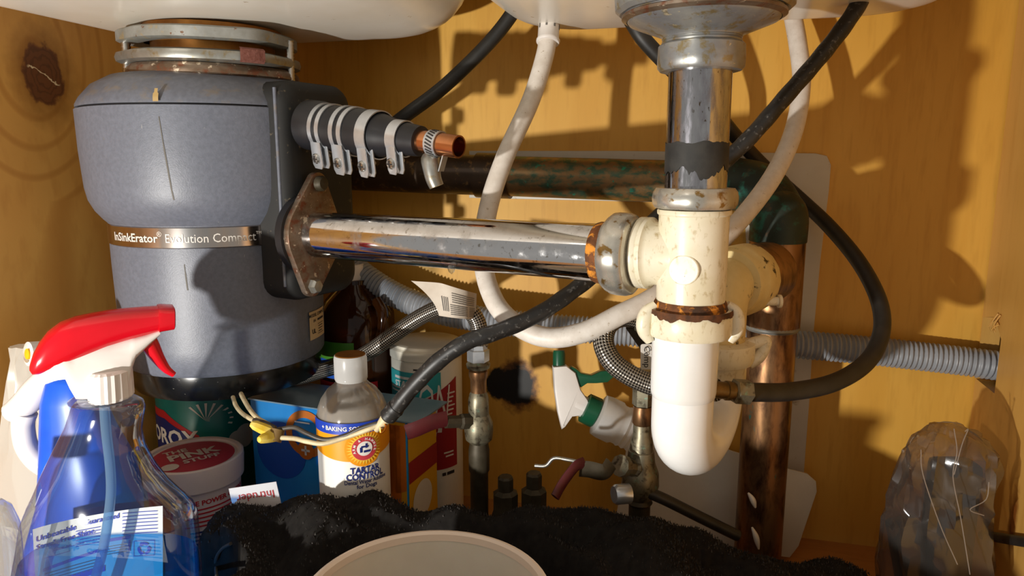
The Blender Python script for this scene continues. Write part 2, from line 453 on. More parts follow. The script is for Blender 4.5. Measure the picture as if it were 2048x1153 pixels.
mat('sticker_tan', '#cbb48c', rough=.6); mat('ink_dark', '#2a2522', rough=.7); mat('ink_grey', '#6b6660', rough=.7)
mat('print_white', '#ece8e2', rough=.5); mat('print_light', '#d9d4cc', rough=.35)
mat('red_gloss', '#d90f22', '#cc0c1c', rough=.22, scale=(20,)*3); mat('white_plastic', '#ece6e0', '#e3dcd6', rough=.35, scale=(20,)*3)
mat('yellow', '#e8b820', rough=.4); mat('blue_plastic', '#1a5fdc', '#1452c8', rough=.3, scale=(20,)*3)
mat('label_white', '#e6e2da', rough=.5); mat('label_blue', '#2a3fb4', rough=.5); mat('label_rust', '#a86a5c', rough=.5)
film('clear_pet', '#eef2f6', .16, .04); film('bag_film', '#cfc6bc', .16, .14, .06, '#d8d0c8')
film('bag_crease', '#d8d0c8', .3, .1, .3, '#e0d6cc')
film('bag_milky', '#f4f1ea', .12, .15, .62, '#f6f2e8'); film('tube_clear', '#a8ccec', .12, .1, .35, '#a8d2f2')
film('liquid_blue', '#6cc4f4', .08, .03, .10, '#1496e8'); film('amber', '#7a4a20', .14, .08, .42, '#5e3212')
film('frosted', '#e6e8e8', .1, .25, .68, '#f6f6f4'); film('bottle_clear', '#d8d2ca', .14, .08, .3, '#d9d2c8')
mat('tub_white', '#e8dcd6', '#dccfca', rough=.38, scale=(20,)*3, sss=.1); mat('pink', '#c02848', '#b02040', rough=.4, scale=(40,)*3)
mat('teal', '#12807a', '#0e6a66', rough=.35, scale=(16,)*3); mat('navy', '#1c2a6e', rough=.4); mat('logo_red', '#c0242c', rough=.4)
mat('sky_blue', '#1c86d2', '#2f9be2', rough=.25, scale=(14, 14, 4)); mat('deep_blue', '#1f56b4', rough=.4)
mat('box_orange', '#c76a14', rough=.45); mat('box_yellow', '#dca41a', rough=.45); mat('box_top', '#7d97a6', '#6d8898', rough=.3, scale=(20,)*3)
mat('arm_orange', '#f09a14', rough=.4); mat('sun_yellow', '#f6c848', rough=.4); mat('band_blue', '#1c40b0', rough=.4); mat('badge_red', '#c8404a', rough=.4)
mat('can_white', '#e2dccc', '#d6cfbe', rough=.4, scale=(20,)*3); mat('can_teal', '#2f9a9c', rough=.45); mat('can_red', '#9c1e28', rough=.45)
mat('green_plastic', '#17563a', '#124a31', rough=.3, scale=(20,)*3); mat('label_green', '#4a8a2c', rough=.4)
mat('towel', '#1b1918', '#242220', rough=.95, scale=(120,)*3, spec=.1); mat('towel_pile', '#4c4845', '#2e2b29', rough=.95, scale=(300,)*3, spec=.1)
mat('towel_hem', '#3a3735', rough=.95)
mat('basin', '#e4dcd0', '#dcd3c6', rough=.35, scale=(20,)*3, sss=.15); mat('basin_rim', '#ecdccc', rough=.35)
mat('wire_white', '#d8c8a0', '#b8a884', rough=.45, scale=(90,)*3); mat('wire_black', '#2f2a24', '#4a4238', rough=.45, scale=(90,)*3)
mat('wirenut', '#dcb828', '#e6d070', rough=.5, scale=(120,)*3); mat('tape_brown', '#6e5426', rough=.7); mat('bare_copper', '#b8702a', rough=.3, metal=1)
mat('brass_fit', '#7d6236', '#5c4a2a', rough=.4, metal=.7, scale=(90,)*3)
mat('dark_item', '#1d1c1c', '#2c2a2a', rough=.3, scale=(20,)*3); mat('card', '#e6e2e2', rough=.5)

# ------------------------------------------------------------------ setting
T = .016
struct(box('wall_back', ((XL+XR)/2, YB+T/2, .39), (XR-XL+.2, T, .80), 'back_maple'))
struct(box('wall_left', (XL-T/2, (YB+YF)/2-.003, .39), (T, YB-YF-.006, .80), 'left_ply'))
struct(box('floor', ((XL+XR)/2, (YB+YF)/2-.002, -T/2), (XR-XL+2*T, YB-YF-.004, T), 'floor_wood'))
struct(box('ceiling', ((XL+XR)/2, (YB+YF)/2-.05, .80), (XR-XL+.1, YB-YF+.1, .02), 'floor_wood'))
# right wall with the ragged hole the grey hose leaves through
h0 = PP(1962, 668, 0, XR); h1 = PP(1968, 760, 0, XR)
HY0, HY1, HZ0, HZ1 = .704, .7505, .186, .246
def wall_with_hole():
    o = [(YF, -.01), (YB-.003, -.01), (YB-.003, .79), (YF, .79)]
    h = [(HY0, HZ0), (HY1, HZ0), (HY1, HZ1), (HY0+.02, HZ1+.006), (HY0, HZ1-.01)]
    vs = []; fs = []
    for X in (XR, XR+T):
        vs += [(X, a, b) for a, b in o] + [(X, a, b) for a, b in h]
    def side(k, rev):
        b = k*9
        q = [(b+0, b+1, b+6, b+5), (b+1, b+2, b+7, b+6), (b+2, b+3, b+8, b+7), (b+3, b+0, b+5, b+4+0, b+8) if 0 else (b+3, b+0, b+4, b+8)]
        q = [(b+0, b+1, b+5, b+4), (b+1, b+2, b+6, b+5), (b+2, b+3, b+7, b+6), (b+3, b+0, b+4, b+8, b+7)]
        return [t[::-1] for t in q] if rev else q
    fs += side(0, True)+side(1, False)
    for i in range(4): j = (i+1) % 4; fs.append((i, j, 9+j, 9+i))
    for i in range(5): j = (i+1) % 5; fs.append((4+i, 13+i, 13+j, 4+j))
    return build('wall_right', vs, fs, 'right_maple', None, 0)
wr = struct(wall_with_hole())
for k in range(9):
    y = HY0+.004+.022*random.random(); z = HZ1-.004+.005*random.random(); l = .004+.006*random.random()
    tube('splinter', [(XR-.001, y, z+l), (XR-.003-.002*random.random(), y+.002, z), (XR-.001, y+.003*random.random(), z-l*.7)], .0009, 'right_maple', wr, seg=5, n=2, rf=lambda t, L: 1.1-t)
struct(box('dark_hole_backing', (XR+.10, .6, .3), (.01, .5, .6), 'dark_void'))  # added dark sheet beyond the right wall, keeps its hole dark
# corner bead between back and right walls, pale
#struct(box('trim_2', (XR-.005, YB-.004, .39), (.010, .008, .78), 'right_maple', bev=.001))

# ------------------------------------------------------------------ sink
def bowl_mesh(name, x0, x1, y0, y1, zb, parent, rc=.07, rf=.055, lean=.0):
    rings = []; cx, cy = (x0+x1)/2, (y0+y1)/2; a, b = (x1-x0)/2, (y1-y0)/2
    prof = [(rf*1.9, -.001)]+[(rf*(1-math.sin(t)), rf*(1-math.cos(t))) for t in [R(q) for q in range(0, 91, 10)]]+[(-.008, .16), (-.012, .22)]
    for ins, h in prof:
        rings.append([V((cx+p[0], cy+p[1], zb+h)) for p in rrect(a-ins, b-ins, max(rc-ins*.6, .02), 8)])
    return loft(name, rings, 'sink_enamel', parent, 60)
sink = thing('kitchen_sink', 'cream enamelled double bowl sink seen from underneath', 'sink', (-.17, .45, .507))
bowl_mesh('bowl', -.575, -.215, .22, .715, .507, sink)
bowl_mesh('bowl', -.195, .198, .22, .715, .507, sink)
box('deck', (-.17, .45, .735), (.80, .56, .03), 'sink_enamel', sink, bev=.006)

# ------------------------------------------------------------------ garbage disposer
DX, DY = -.446, .587
dn = V((.97, -.24, 0)).normalized(); dt = V((-dn.y, dn.x, 0))
toc = math.atan2(-DY, -DX)          # bearing of the camera seen from the disposer
disp = thing('garbage_disposer', 'grey cylindrical garbage disposer with black base hanging under left sink bowl', 'disposer', (DX, DY, .18))
def L0(name, prof, m, **k): return lathe(name, (DX, DY, 0), (0, 0, 1), prof, m, disp, seg=72, **k)
L0('top_cap', [(.045, .466), (.072, .465), (.083, .463), (.097, .455), (.1065, .444), (.1095, .4385), (.1095, .436)], 'disposer_cap')
L0('seam', [(.1075, .4365), (.1075, .4335)], 'groove')
L0('upper_shell', [(.1085, .4350), (.1105, .4342), (.1102, .40), (.1085, .368), (.1065, .357), (.102, .3475), (.0965, .3405), (.0935, .3375)], 'disposer_grey')
L0('lower_shell', [(.0932, .339), (.0932, .30), (.092, .23), (.0912, .209), (.0895, .2065)], 'disposer_grey')
bz0, bz1 = .3190, .3368
bd = L0('name_band', [(.0933, bz0), (.0941, bz0+.0008), (.0941, bz1-.0008), (.0933, bz1)], 'brushed_band', cap=False)
mp = cylmap(DX, DY, .0941, toc, (bz0+bz1)/2)
prints('lettering', [('t', 'InSinkErator', .0098, -.077, -.0006, 0, .018, fit('InSinkErator', .0098, .052)), ('t', '®', .006, -.049, .003), ('t', 'Evolution Compact', .0105, -.008, -.0006, 0, 0, fit('Evolution Compact', .0105, .072)), ('t', 'TM', .0035, .031, .0025)], mp, 'print_light', bd)
for nm_, R_, x_a, x_b, z_a, z_b, wd, mm in (('drip_stain', lambda q: .1112-.3*max(0, q-.44), -.040, -.0405, .4465, .4365, .0042, 'drip_tan'), ('drip_line', lambda q: (.1102+(q-.40)*.008 if q > .40 else .1085+(q-.368)*.053 if q > .368 else .1085-(.368-q)*.18), -.039, -.034, .425, .36, .0012, 'drip_grey'), ('drip_line', lambda q: .0932-max(0, .30-q)*.017, -.030, -.029, .306, .284, .0012, 'drip_grey')):
    mpx = cylmap(DX, DY, R_, toc, (z_a+z_b)/2, .00025)
    patch(nm_, -1, 1, -1, 1, lambda u_, v_, mpx=mpx, a_=x_a, b_=x_b, za=z_a, zb_=z_b, wd=wd: mpx((a_+b_)/2+(a_-b_)/2*v_+u_*wd/2*(1 if v_ < .3 else .6), v_*(za-zb_)/2), mm, disp, nx=3, ny=10)
L0('base_ring', [(.0875, .2085), (.0878, .206), (.0872, .190), (.0845, .184), (.06, .182), (0, .182)], 'black_gloss')
# side housing
hs = []
for (nn, ins) in ((.05, 0), (.113, 0), (.119, .003), (.122, .009)):
    pts = rrect(.043-ins, .093-ins, .016, 5)
    hs.append([V((DX, DY, .364))+dn*nn+dt*(p[0]+.013)+V((0, 0, p[1])) for p in pts])
loft('side_housing', hs, 'disposer_dark', disp, 40)
tube('housing_highlight', [V((DX, DY, z))+dn*.1135+dt*(-.0292) for z in (.450, .40, .34, .285)], .0016, 'disposer_cap', disp, seg=8)  # thin lighter rod imitating the highlight along the housing edge
# outlet flange
FC = P(632, 470, .606)
plate = hull(circ(0, 0, .0315, 40)+circ(.006, .043, .0095)+circ(-.006, -.043, .0095))
pp = thing_dir = dn
fl = prism('outlet_flange', plate, FC-dn*.006, dt, (0, 0, 1), .0065, 'rusty_flange', disp, bev=.0012, label='rusty diamond-shaped outlet flange')
lathe('gasket', FC-dn*.0085, dn, [(.034, -.004), (.034, .003), (.03, .004)], 'rubber', disp)
for s in (1, -1):
    bc = FC + dt*(.006*s)+V((0, 0, .043*s))
    lathe('bolt', bc, dn, [(.0066, -.006), (.0066, .004), (.005, .0062), (0, .0066)], 'valve_dark' if s > 0 else 'zinc', disp, seg=14 if s > 0 else 6)
# rating sticker
aS = toc + 1.0
mp = cylmap(DX, DY, .0930, toc+1.05, .2365)
st = patch('rating_sticker', -.016, .018, -.0125, .0145, mp, 'sticker_tan', disp, label='tan rating sticker with dark print')
mp2 = cylmap(DX, DY, .0930, toc+1.05, .2365, .0008)
prints('sticker_print', [('t', 'MODEL COMPACT', .0042, .001, .0105, 0, .02), ('t', 'SN', .0036, -.007, .005, 0, .02), ('b', -.001, .014, .0042, .0062), ('t', 'UL', .006, -.009, -.005, 0, .03), ('b', -.001, .013, .0005, .001), ('b', -.001, .013, -.009, -.0085),
                         ('b', 0, .011, -.002, -.0012), ('b', 0, .011, -.0045, -.0037), ('b', 0, .009, -.007, -.0062)], mp2, 'ink_dark', st)
# mounting hardware
tilt = V((.03, -.02, 1)).normalized()
lob = lambda ph, k=.1: (lambda th, t: 1+k*max(0, math.cos(3*(th-ph)))**3)
frx, fry, _ = frame(tilt)
def bearing(v): return math.atan2(v.dot(fry), v.dot(frx))
scr = [bearing(-RGT*.92-FWD*.40), bearing(RGT*.82-FWD*.1+V((0, 0, 0))), bearing(FWD+RGT*.1)]
ph = bearing(-RGT*.95-FWD*.3)
O = V((DX, DY, 0))
lathe('flange_tube', O, tilt, [(.054, .463), (.052, .47), (.052, .5)], 'brass_old', disp, cap=False)
lathe('sink_flange', O, tilt, [(.058, .5000), (.058, .5065), (.03, .5070)], 'brass_old', disp)
lathe('upper_mount_ring', O, tilt, [(.052, .492), (.0685, .4905), (.0715, .492), (.0715, .500), (.069, .5015), (.052, .5005)], 'zinc_dull', disp, seg=72, rmod=lob(ph), cap=False, label='dull grey upper mounting ring')
lathe('lower_mount_ring', O, tilt, [(.052, .473), (.069, .473), (.0735, .475), (.0745, .4785), (.0735, .482), (.069, .4835), (.052, .4835)], 'zinc', disp, seg=72, rmod=lob(ph, .085), cap=False)
lathe('retaining_flange', O, tilt, [(.05, .462), (.0705, .462), (.073, .4645), (.072, .469), (.069, .4725), (.05, .4725)], 'rusty_flange', disp, seg=72, cap=False)
for a in scr:
    c = frx*math.cos(a)+fry*math.sin(a)
    tube('mount_screw', [O+c*.0705+tilt*(.463+.0014*i) for i in range(26)], .0042, 'steel_screw', disp, seg=12, smooth=False, rf=lambda t, L: 1 if int(L/.0014+.5) % 2 else .84)
rp = P(503, 133, .592)
rt = lathe('rust_patch', O, tilt, [(.0790, .4735), (.0812, .4755), (.0812, .4840), (.0785, .4855)], 'rust', disp, seg=8, arc=.26, a0=bearing(rp-O-V((0, 0, rp.z)))-.13, cap=False)
rt['label'] = 'square patch of red-brown rust'

# ------------------------------------------------------------------ dishwasher inlet stub with clamps
A, B = P(626, 251, .592), P(918, 294, .515)
ax = (B-A).normalized(); Ln = (B-A).length
cup = thing('inlet_coupling', 'black rubber reducing coupling with four zinc strap clamps and open copper stub', 'coupling', A+V((0, 0, -.02)))
def tpx(px): # distance along the axis of an image column
    lo, hi = 0, Ln
    for _ in range(40):
        md = (lo+hi)/2; q = A+ax*md-CAM; x = 1024+F*q.dot(RGT)/q.dot(FWD)
        if x < px: lo = md
        else: hi = md
    return lo
lathe('rubber_sleeve', A, ax, [(.0205, -.003), (.0205, tpx(644)), (.0185, tpx(652)), (.0185, tpx(735)), (.0178, tpx(752)), (.0155, tpx(775)), (.0128, tpx(800)), (.0118, tpx(830)), (.0112, tpx(842)), (.008, tpx(843))], 'rubber', cup, seg=44)
lathe('copper_stub', A, ax, [(.0083, tpx(836)), (.0083, tpx(872)), (.0083, tpx(918)), (.0071, tpx(918.5)), (.0071, tpx(870)), (0, tpx(869))], 'copper_new', cup, seg=32, label='bright copper stub cut open')
side = ax.cross(V((0, 0, 1))).normalized()      # towards the camera
if side.dot(CAM-A) < 0: side = -side
dnv = ax.cross(side).normalized()
if dnv.z > 0: dnv = -dnv
def strap(px, w, r, split, slot, tab=.016):
    c = A+ax*tpx(px)
    prof = lambda a, b: [(r, a), (r+.0009, a), (r+.0009, b), (r, b)]
    root = None
    strips = [(-w/2, -w/6), (w/6, w/2)] if split else [(-w/2, w/2)]
    vs = []; fs = []
    for a, b in strips:      # ring strips joined in one band
        k = len(vs); n = 40; X, Y, Z = frame(ax)
        for (rr, t) in [(r, a), (r+.0009, a), (r+.0009, b), (r, b)]:
            for i in range(n): th = 2*math.pi*i/n; vs.append(c+Z*t+X*rr*math.cos(th)+Y*rr*math.sin(th))
        for j in range(4):
            j2 = (j+1) % 4
            for i in range(n): i2 = (i+1) % n; fs.append((k+j*n+i, k+j*n+i2, k+j2*n+i2, k+j2*n+i))
    band = build('strap_clamp', vs, fs, 'zinc_bright', cup, 40)
    # the flared ears below
    tc = c + dnv*(r+tab*.20) + side*(r*.66)
    fx = (ax+side*.12).normalized(); fyv = (dnv*1+side*-.25).normalized(); fn = fx.cross(fyv).normalized()
    if fn.dot(side) < 0: fn = -fn
    outline = hull([(-w*.5, -tab*.62), (w*.5, -tab*.62), (w*.52, tab*.2), (w*.52, tab*.42), (w*.34, tab*.6), (-w*.34, tab*.6), (-w*.52, tab*.42), (-w*.52, tab*.2)])
    for q, nm in ((0, 'front_ear'), (-.0045, 'rear_ear')):
        prism(nm, outline, tc+fn*q+fx*(0 if q == 0 else .003), fx, fyv if fx.cross(fyv).dot(side) > 0 else fyv, .0012*(1 if fx.cross(fyv).dot(side) > 0 else -1), 'zinc_bright', band, bev=.0003)
    sc = tc + fn*.0012 + fyv*tab*.12
    s = lathe('screw', sc, fn, [(.0042, 0), (.0042, .0012), (.0034, .0022), (0, .0026)], 'steel_screw', band, seg=18)
    lathe('screw_shank', sc, -fn, [(.0018, 0), (.0018, .012)], 'steel_screw', band, seg=10)
    prints('cross_slot', [('b', -.0028, .0028, -.0005, .0005), ('b', -.0005, .0005, -.0028, .0028)], planemap(sc+fn*.0024, fx, fyv if fx.cross(fyv).dot(fn) > 0 else -fyv), 'ink_dark', band)
strap(661, .0125, .0187, True, 0, .018)
strap(704, .0132, .0187, True, 0, .020)
strap(752, .0105, .0180, False, 0, .019)
strap(803, .0098, .0130, False, 0, .018)
# slot in the last strap
c = A+ax*tpx(808)
# worm-drive clamp on the copper stub
c = A+ax*tpx(872)
wk = lathe('worm_clamp', c, ax, [(.0086, -.0048), (.0096, -.0048), (.0096, .0048), (.0086, .0048), (.0086, -.0048)], 'zinc_bright', cup, seg=36, cap=False)
for k in range(11):
    th = -1.1+k*.26
    d = side*math.cos(th)+(-dnv)*math.sin(th); tg = ax.cross(d)
    box('slit', c+d*.0097, (.0062, .0011, .0004), 'ink_dark', wk, ax=(( ax+tg*.35).normalized(), (tg-ax*.35).normalized(), d))
hc = c+dnv*.0125+side*.004
tube('worm_housing', [hc-ax*.004-side*.004, hc+dnv*.003, hc+ax*.004+dnv*.012+side*.001, hc+ax*.007+dnv*.0180], .0072, 'zinc', wk, seg=14, rf=lambda t, L: 1-.25*t)
lathe('worm_screw', hc-ax*.003-side*.002+dnv*.001, (side-ax*.5), [(.0042, 0), (.0042, .003), (.003, .004), (0, .0042)], 'zinc', wk, seg=12)
box('loose_tail', hc+ax*.009-side*.003+dnv*.0, (.001, .006, .014), 'zinc_bright', wk, ax=(ax, side, (dnv+side*.3).normalized()))

# ------------------------------------------------------------------ chrome drain pipe to the tee
PA, PB = P(622, 469, .612), P(1262, 510, .462)
pd = (PB-PA).normalized(); pl = (PB-PA).length
drp = thing('drain_pipe', 'shiny scratched chrome drain pipe running across from disposer to white tee', 'pipe', (PA+PB)/2+V((0, 0, -.02)))
lathe('pipe', PA, pd, [(.0196, -.004), (.0198, 0), (.0192, .002), (.0192, pl)], 'chrome', drp, seg=56)
lathe('scale_ring', PA, pd, [(.0197, pl-.0235), (.0205, pl-.021), (.0203, pl-.015), (.0197, pl-.014)], 'rust_ring', drp, seg=40, rmod=lambda th, t: 1+.008*math.sin(5*th), cap=False, label='crusty yellow-brown scale')
lathe('water_drop', P(903, 541, .5225), (0, 0, 1), [(0, -.003), (.0022, -.001), (.003, .002), (.002, .004)], 'clear_pet', drp, seg=12)
nutmod = lambda th, t: 1+.034*abs(math.cos(4*th))-.015
lathe('slip_nut', PB-pd*.012, pd, [(.020, -.003), (.0240, -.0025), (.0262, .0005), (.0266, .004), (.0266, .010), (.0255, .0135), (.0235, .0150), (.02, .0152)], 'chrome_nut', drp, seg=60, rmod=nutmod, label='rounded chrome slip nut')

# ------------------------------------------------------------------ sink drain column
CX, CY = -.006, .458
z = lambda py: ZY(CX, CY, py)
def CL(name, prof, m, parent, **k): return lathe(name, (CX, CY, 0), (0, 0, 1), [(r, z(p)) for r, p in prof], m, parent, seg=k.pop('seg', 56), **k)
stn = thing('sink_strainer', 'tarnished metal basket strainer body under right sink bowl', 'strainer', (CX, CY, z(90)))
facet = lambda th, t: 1+.03*abs(math.cos(4*th))
CL('lock_nut', [(.042, -40), (.0495, -38), (.0505, -5), (.050, 18), (.0475, 26)], 'pewter', stn, rmod=facet)
CL('strainer_cup', [(.0465, 16), (.0458, 34), (.0430, 46), (.0262, 69), (.0238, 73), (.0228, 78), (.0226, 92)], 'pewter', stn)
CL('rim_bead', [(.0445, 24), (.0475, 30), (.0475, 36), (.0445, 42)], 'rusty_flange', stn, cap=False)
CL('tail_thread', [(.0226, 74), (.0234, 78), (.0228, 80), (.0234, 84), (.0226, 90)], 'pewter', stn)
CL('coupling_nut', [(.0205, 86), (.0238, 88), (.0250, 92), (.0254, 120), (.0252, 136), (.0235, 143), (.0195, 144)], 'pewter', stn, rmod=lambda th, t: 1+.012*math.cos(8*th))
tp = thing('tailpiece', 'vertical chrome tailpiece wrapped by a torn black band', 'pipe', (CX, CY, z(400)))
CL('tube', [(.0187, 130), (.0187, 400)], 'chrome_worn', tp)
def ragged():
    vs = []; fs = []; n = 110; rr = .0190
    for i in range(n+1):
        th = 2*math.pi*i/n
        top = z(286)+.0016*noise.noise((th*2.1, 4, 1))+.001*noise.noise((th*7, 9, 1)); bot = z(346)+.006*noise.noise((th*1.3, 2, 7))+.004*noise.noise((th*5, 2, 3))+.002*noise.noise((th*13, 2, 3))
        for j in range(5):
            zz = bot+(top-bot)*j/4; vs.append((CX+rr*math.cos(th), CY+rr*math.sin(th), zz))
    for i in range(n):
        for j in range(4):
            q = i*5+j; fs.append((q, q+5, q+6, q+1))
    return build('black_band', vs, fs, 'tape_black', tp, 60)
ragged()
CL('slip_nut', [(.019, 376), (.0232, 376), (.0250, 384), (.0256, 396), (.0253, 408), (.0238, 416), (.021, 418)], 'chrome_nut', tp, rmod=nutmod, label='rounded chrome slip nut')
# tee
tee = thing('tee_fitting', 'yellowed cream plastic tee joining chrome pipes above the trap', 'pipe fitting', (CX, CY, z(620)))
CL('body', [(.0222, 419), (.0226, 422), (.0224, 428), (.0214, 431), (.0214, 560), (.0212, 608)], 'pvc_cream', tee)
tb = V((CX, CY, ZY(CX, CY, 512))); bdir = (PB-tb); bdir = V((bdir.x, bdir.y, pd.z*bdir.length*-1)).normalized()
lathe('branch', tb, -pd, [(.0200, .0), (.0202, .024), (.0215, .026), (.0232, .027), (.0232, .029), (.0225, .030), (.0232, .031), (.0232, .034), (.0215, .035), (.0215, .040)], 'pvc_cream', tee, seg=48)
rb = V((CX, CY, z(530)))+(CAM-V((CX, CY, z(530)))).normalized()*0
fd = V((CAM.x-CX, CAM.y-CY, 0)).normalized(); fd = (fd-RGT*.25).normalized()
lathe('mould_boss', V((CX, CY, z(532)))+fd*.0196, fd, [(.0095, 0), (.0092, .0016), (.0086, .0020), (0, .0020)], 'pvc_cream', tee, seg=28, sharp=20)
CL('rust_collar', [(.0216, 600), (.0226, 606), (.0228, 612), (.0236, 618), (.0225, 622)], 'rust_ring', tee, rmod=lambda th, t: 1+.01*math.sin(9*th), cap=False, label='rusty orange-brown leak stain ring')

# ------------------------------------------------------------------ p-trap
trap = thing('p_trap', 'white plastic trap bend with dirty cream nuts hanging below the tee', 'pipe trap', (CX, CY, .18))
CL('union_nut', [(.0215, 616), (.0252, 618), (.0262, 624), (.0262, 664), (.0252, 669), (.021, 670)], 'pvc_dirty' if 0 else 'pvc_cream', trap, rmod=lambda th, t: 1+.004*math.cos(20*th))
vs = []; fs = []
for i in range(111):
    th = 2*math.pi*i/110; bot = z(627)+.0035*noise.noise((math.cos(th)*3, math.sin(th)*3, 5))+.0018*noise.noise((math.cos(th)*9, math.sin(th)*9, 5))
    for rr_, zz_ in ((.0262, z(614.5)), (.0266, z(622)), (.0266, min(bot, z(623)))): vs.append((CX+rr_*math.cos(th), CY+rr_*math.sin(th), zz_))
for i in range(110):
    for j in range(2): q = i*3+j; fs.append((q, q+3, q+4, q+1))
build('rust_stain', vs, fs, 'rust_dark', trap, 60, label='ragged dark brown rust stain')
for s in (-1, 1):
    w0 = V((CX, CY, z(640)))+RGT*s*.0262-FWD*.003
    tube('wing', [w0+V((0, 0, .010))-RGT*s*.004, w0+RGT*s*.002+V((0, 0, .004)), w0+RGT*s*.003-V((0, 0, .006)), w0-RGT*s*.001-V((0, 0, .014))], .0042, 'pvc_cream', trap, seg=10, rf=lambda t, L: .7+.5*math.sin(math.pi*t))
tx = V((CX-.0015, CY, 0))
lathe('cup', (CX-.002, CY, 0), (0, 0, 1), [(.0205, z(664)), (.0210, z(672)), (.0208, z(780)), (.0202, z(790)), (.0196, z(793))], 'pvc_white', trap, seg=48)
RX, RY = P(1434, 705, .522).xy
zb = z(846); A2 = V((CX-.002, CY, 0)); B2 = V((RX, RY, 0)); half = (B2-A2)/2; mid = (A2+B2)/2; hl = half.length; hd = half.normalized()
path = [A2+V((0, 0, z(780))), A2+V((0, 0, z(815)))]+[mid-hd*hl*math.cos(t)+V((0, 0, zb-.026*math.sin(t))) for t in [R(q) for q in range(0, 181, 12)]]+[B2+V((0, 0, zb+.01)), B2+V((0, 0, ZY(RX, RY, 745)))]
tube('bend', path, .0196, 'pvc_white', trap, seg=32, n=2, ref=tuple(hd))
rz = lambda py: ZY(RX, RY, py)
def RL(name, prof, m, parent, **k): return lathe(name, (RX, RY, 0), (0, 0, 1), [(r, rz(p)) for r, p in prof], m, parent, seg=48, **k)
RL('rear_cup', [(.0205, 722), (.0212, 728), (.0212, 756), (.0202, 760)], 'pvc_cream', trap)
RL('rear_nut', [(.021, 678), (.0262, 682), (.0264, 712), (.025, 722), (.021, 724)], 'pvc_cream', trap, rmod=lambda th, t: 1+.004*math.cos(20*th))
w0 = V((RX, RY, rz(690)))+RGT*.026-FWD*.004
tube('wing', [w0-RGT*.006, w0+RGT*.004+V((0, 0, .003)), w0+RGT*.0075+V((0, 0, .002)), w0+RGT*.004-V((0, 0, .008)), w0-RGT*.004-V((0, 0, .014))], .0045, 'pvc_cream', trap, seg=10)
arm = thing('trap_arm', 'stained cream plastic elbow with big slip nut entering the copper drain', 'pipe fitting', (RX, RY, rz(680)))
HUB = P(1548, 566, .592); e0 = V((RX, RY, rz(690)))
top = V((RX, RY, rz(572))); hubd = (HUB-top); hubd.z = 0; hubd = hubd.normalized()
tube('elbow', [e0, e0+V((0, 0, .02)), V((RX, RY, rz(618))), top+hubd*.006+V((0, 0, -.004)), top+hubd*.022, top+hubd*.05], .0192, 'pvc_dirty', arm, seg=32, n=6, ref=tuple(hubd), label='cream elbow with black grime')
lathe('slip_nut', top+hubd*.018, hubd, [(.019, -.004), (.0235, -.003), (.0248, 0), (.0248, .005), (.0262, .007), (.0268, .010), (.0268, .026), (.0255, .030), (.02, .031)], 'pvc_dirty', arm, seg=48, rmod=lambda th, t: 1+.006*math.cos(16*th))
w1 = P(1540, 603, .53)
tube('wing', [w1-RGT*.008, w1, w1+RGT*.006], .0034, 'pvc_cream', arm, seg=10)
lathe('wing_tip', w1+RGT*.007, RGT, [(0, -.002), (.005, -.001), (.005, .001), (0, .002)], 'pvc_cream', arm, seg=16)

# ------------------------------------------------------------------ copper drain
VX, VY = .064, .672
vz = lambda py: ZY(VX, VY, py)
stk = thing('copper_drain', 'old copper drain pipe with green corroded elbow dropping to the floor', 'pipe', (VX, VY, 0))
HYc = .722; zl = PP(690, 342, 1, HYc); zr_ = PP(1300, 362, 1, HYc)
hz = lambda x: zl.z+(zr_.z-zl.z)*(x-zl.x)/(zr_.x-zl.x)
def HP(px): q = PP(px, 350, 1, HYc); return V((q.x, HYc, hz(q.x)))
tube('horizontal_pipe', [V((XL+.03, HYc, hz(XL+.03))), HP(600), HP(965)], .0208, 'copper_black', stk, seg=32, n=4, label='dark brown tarnished copper')
tube('coupling', [HP(955), HP(990), HP(1022)], .0232, 'copper_black', stk, seg=32, n=2)
tube('green_pipe', [HP(1018), HP(1200), HP(1330), HP(1420)], .0205, 'copper_green', stk, seg=32, n=4, label='copper streaked with green corrosion')
ez = hz(0)
tube('elbow', [HP(1400), V((HP(1440).x, HYc, ez)), V((VX-.036, HYc-.008, ez-.001)), V((VX-.014, VY+.028, ez-.007)), V((VX-.002, VY+.008, ez-.026)), V((VX, VY, vz(440))), V((VX, VY, vz(482)))], .0246, 'verdigris', stk, seg=32, n=5, ref=(0, 1, 0), label='dark green corroded elbow')
lathe('copper_hub', (VX, VY, 0), (0, 0, 1), [(.0222, vz(655)), (.0238, vz(652)), (.0238, vz(478)), (.0222, vz(474))], 'copper_old', stk, seg=48)
lathe('branch_hub', top+hubd*.046, hubd, [(.0225, 0), (.0245, .002), (.0245, .04)], 'copper_old', stk, seg=40)
lathe('solder_ring', (VX, VY, 0), (0, 0, 1), [(.0222, vz(660)), (.0242, vz(655)), (.0238, vz(650))], 'zinc_dull', stk, seg=40, cap=False)
lathe('vertical_pipe', (VX, VY, 0), (0, 0, 1), [(.0216, 0), (.0216, vz(640))], 'copper_old', stk, seg=48)
for px, py, sc in ((1505, 1000, 1), (1512, 1075, 1.5)):
    q = P(px, py, .652); 
    tube('paint_smear', [q+V((-.004, 0, .006*sc)), q, q+V((.003, .001, -.008*sc))], .0022, 'print_light', stk, seg=8, rf=lambda t, L: .4+math.sin(math.pi*t)*.8, label='dried white paint smear')

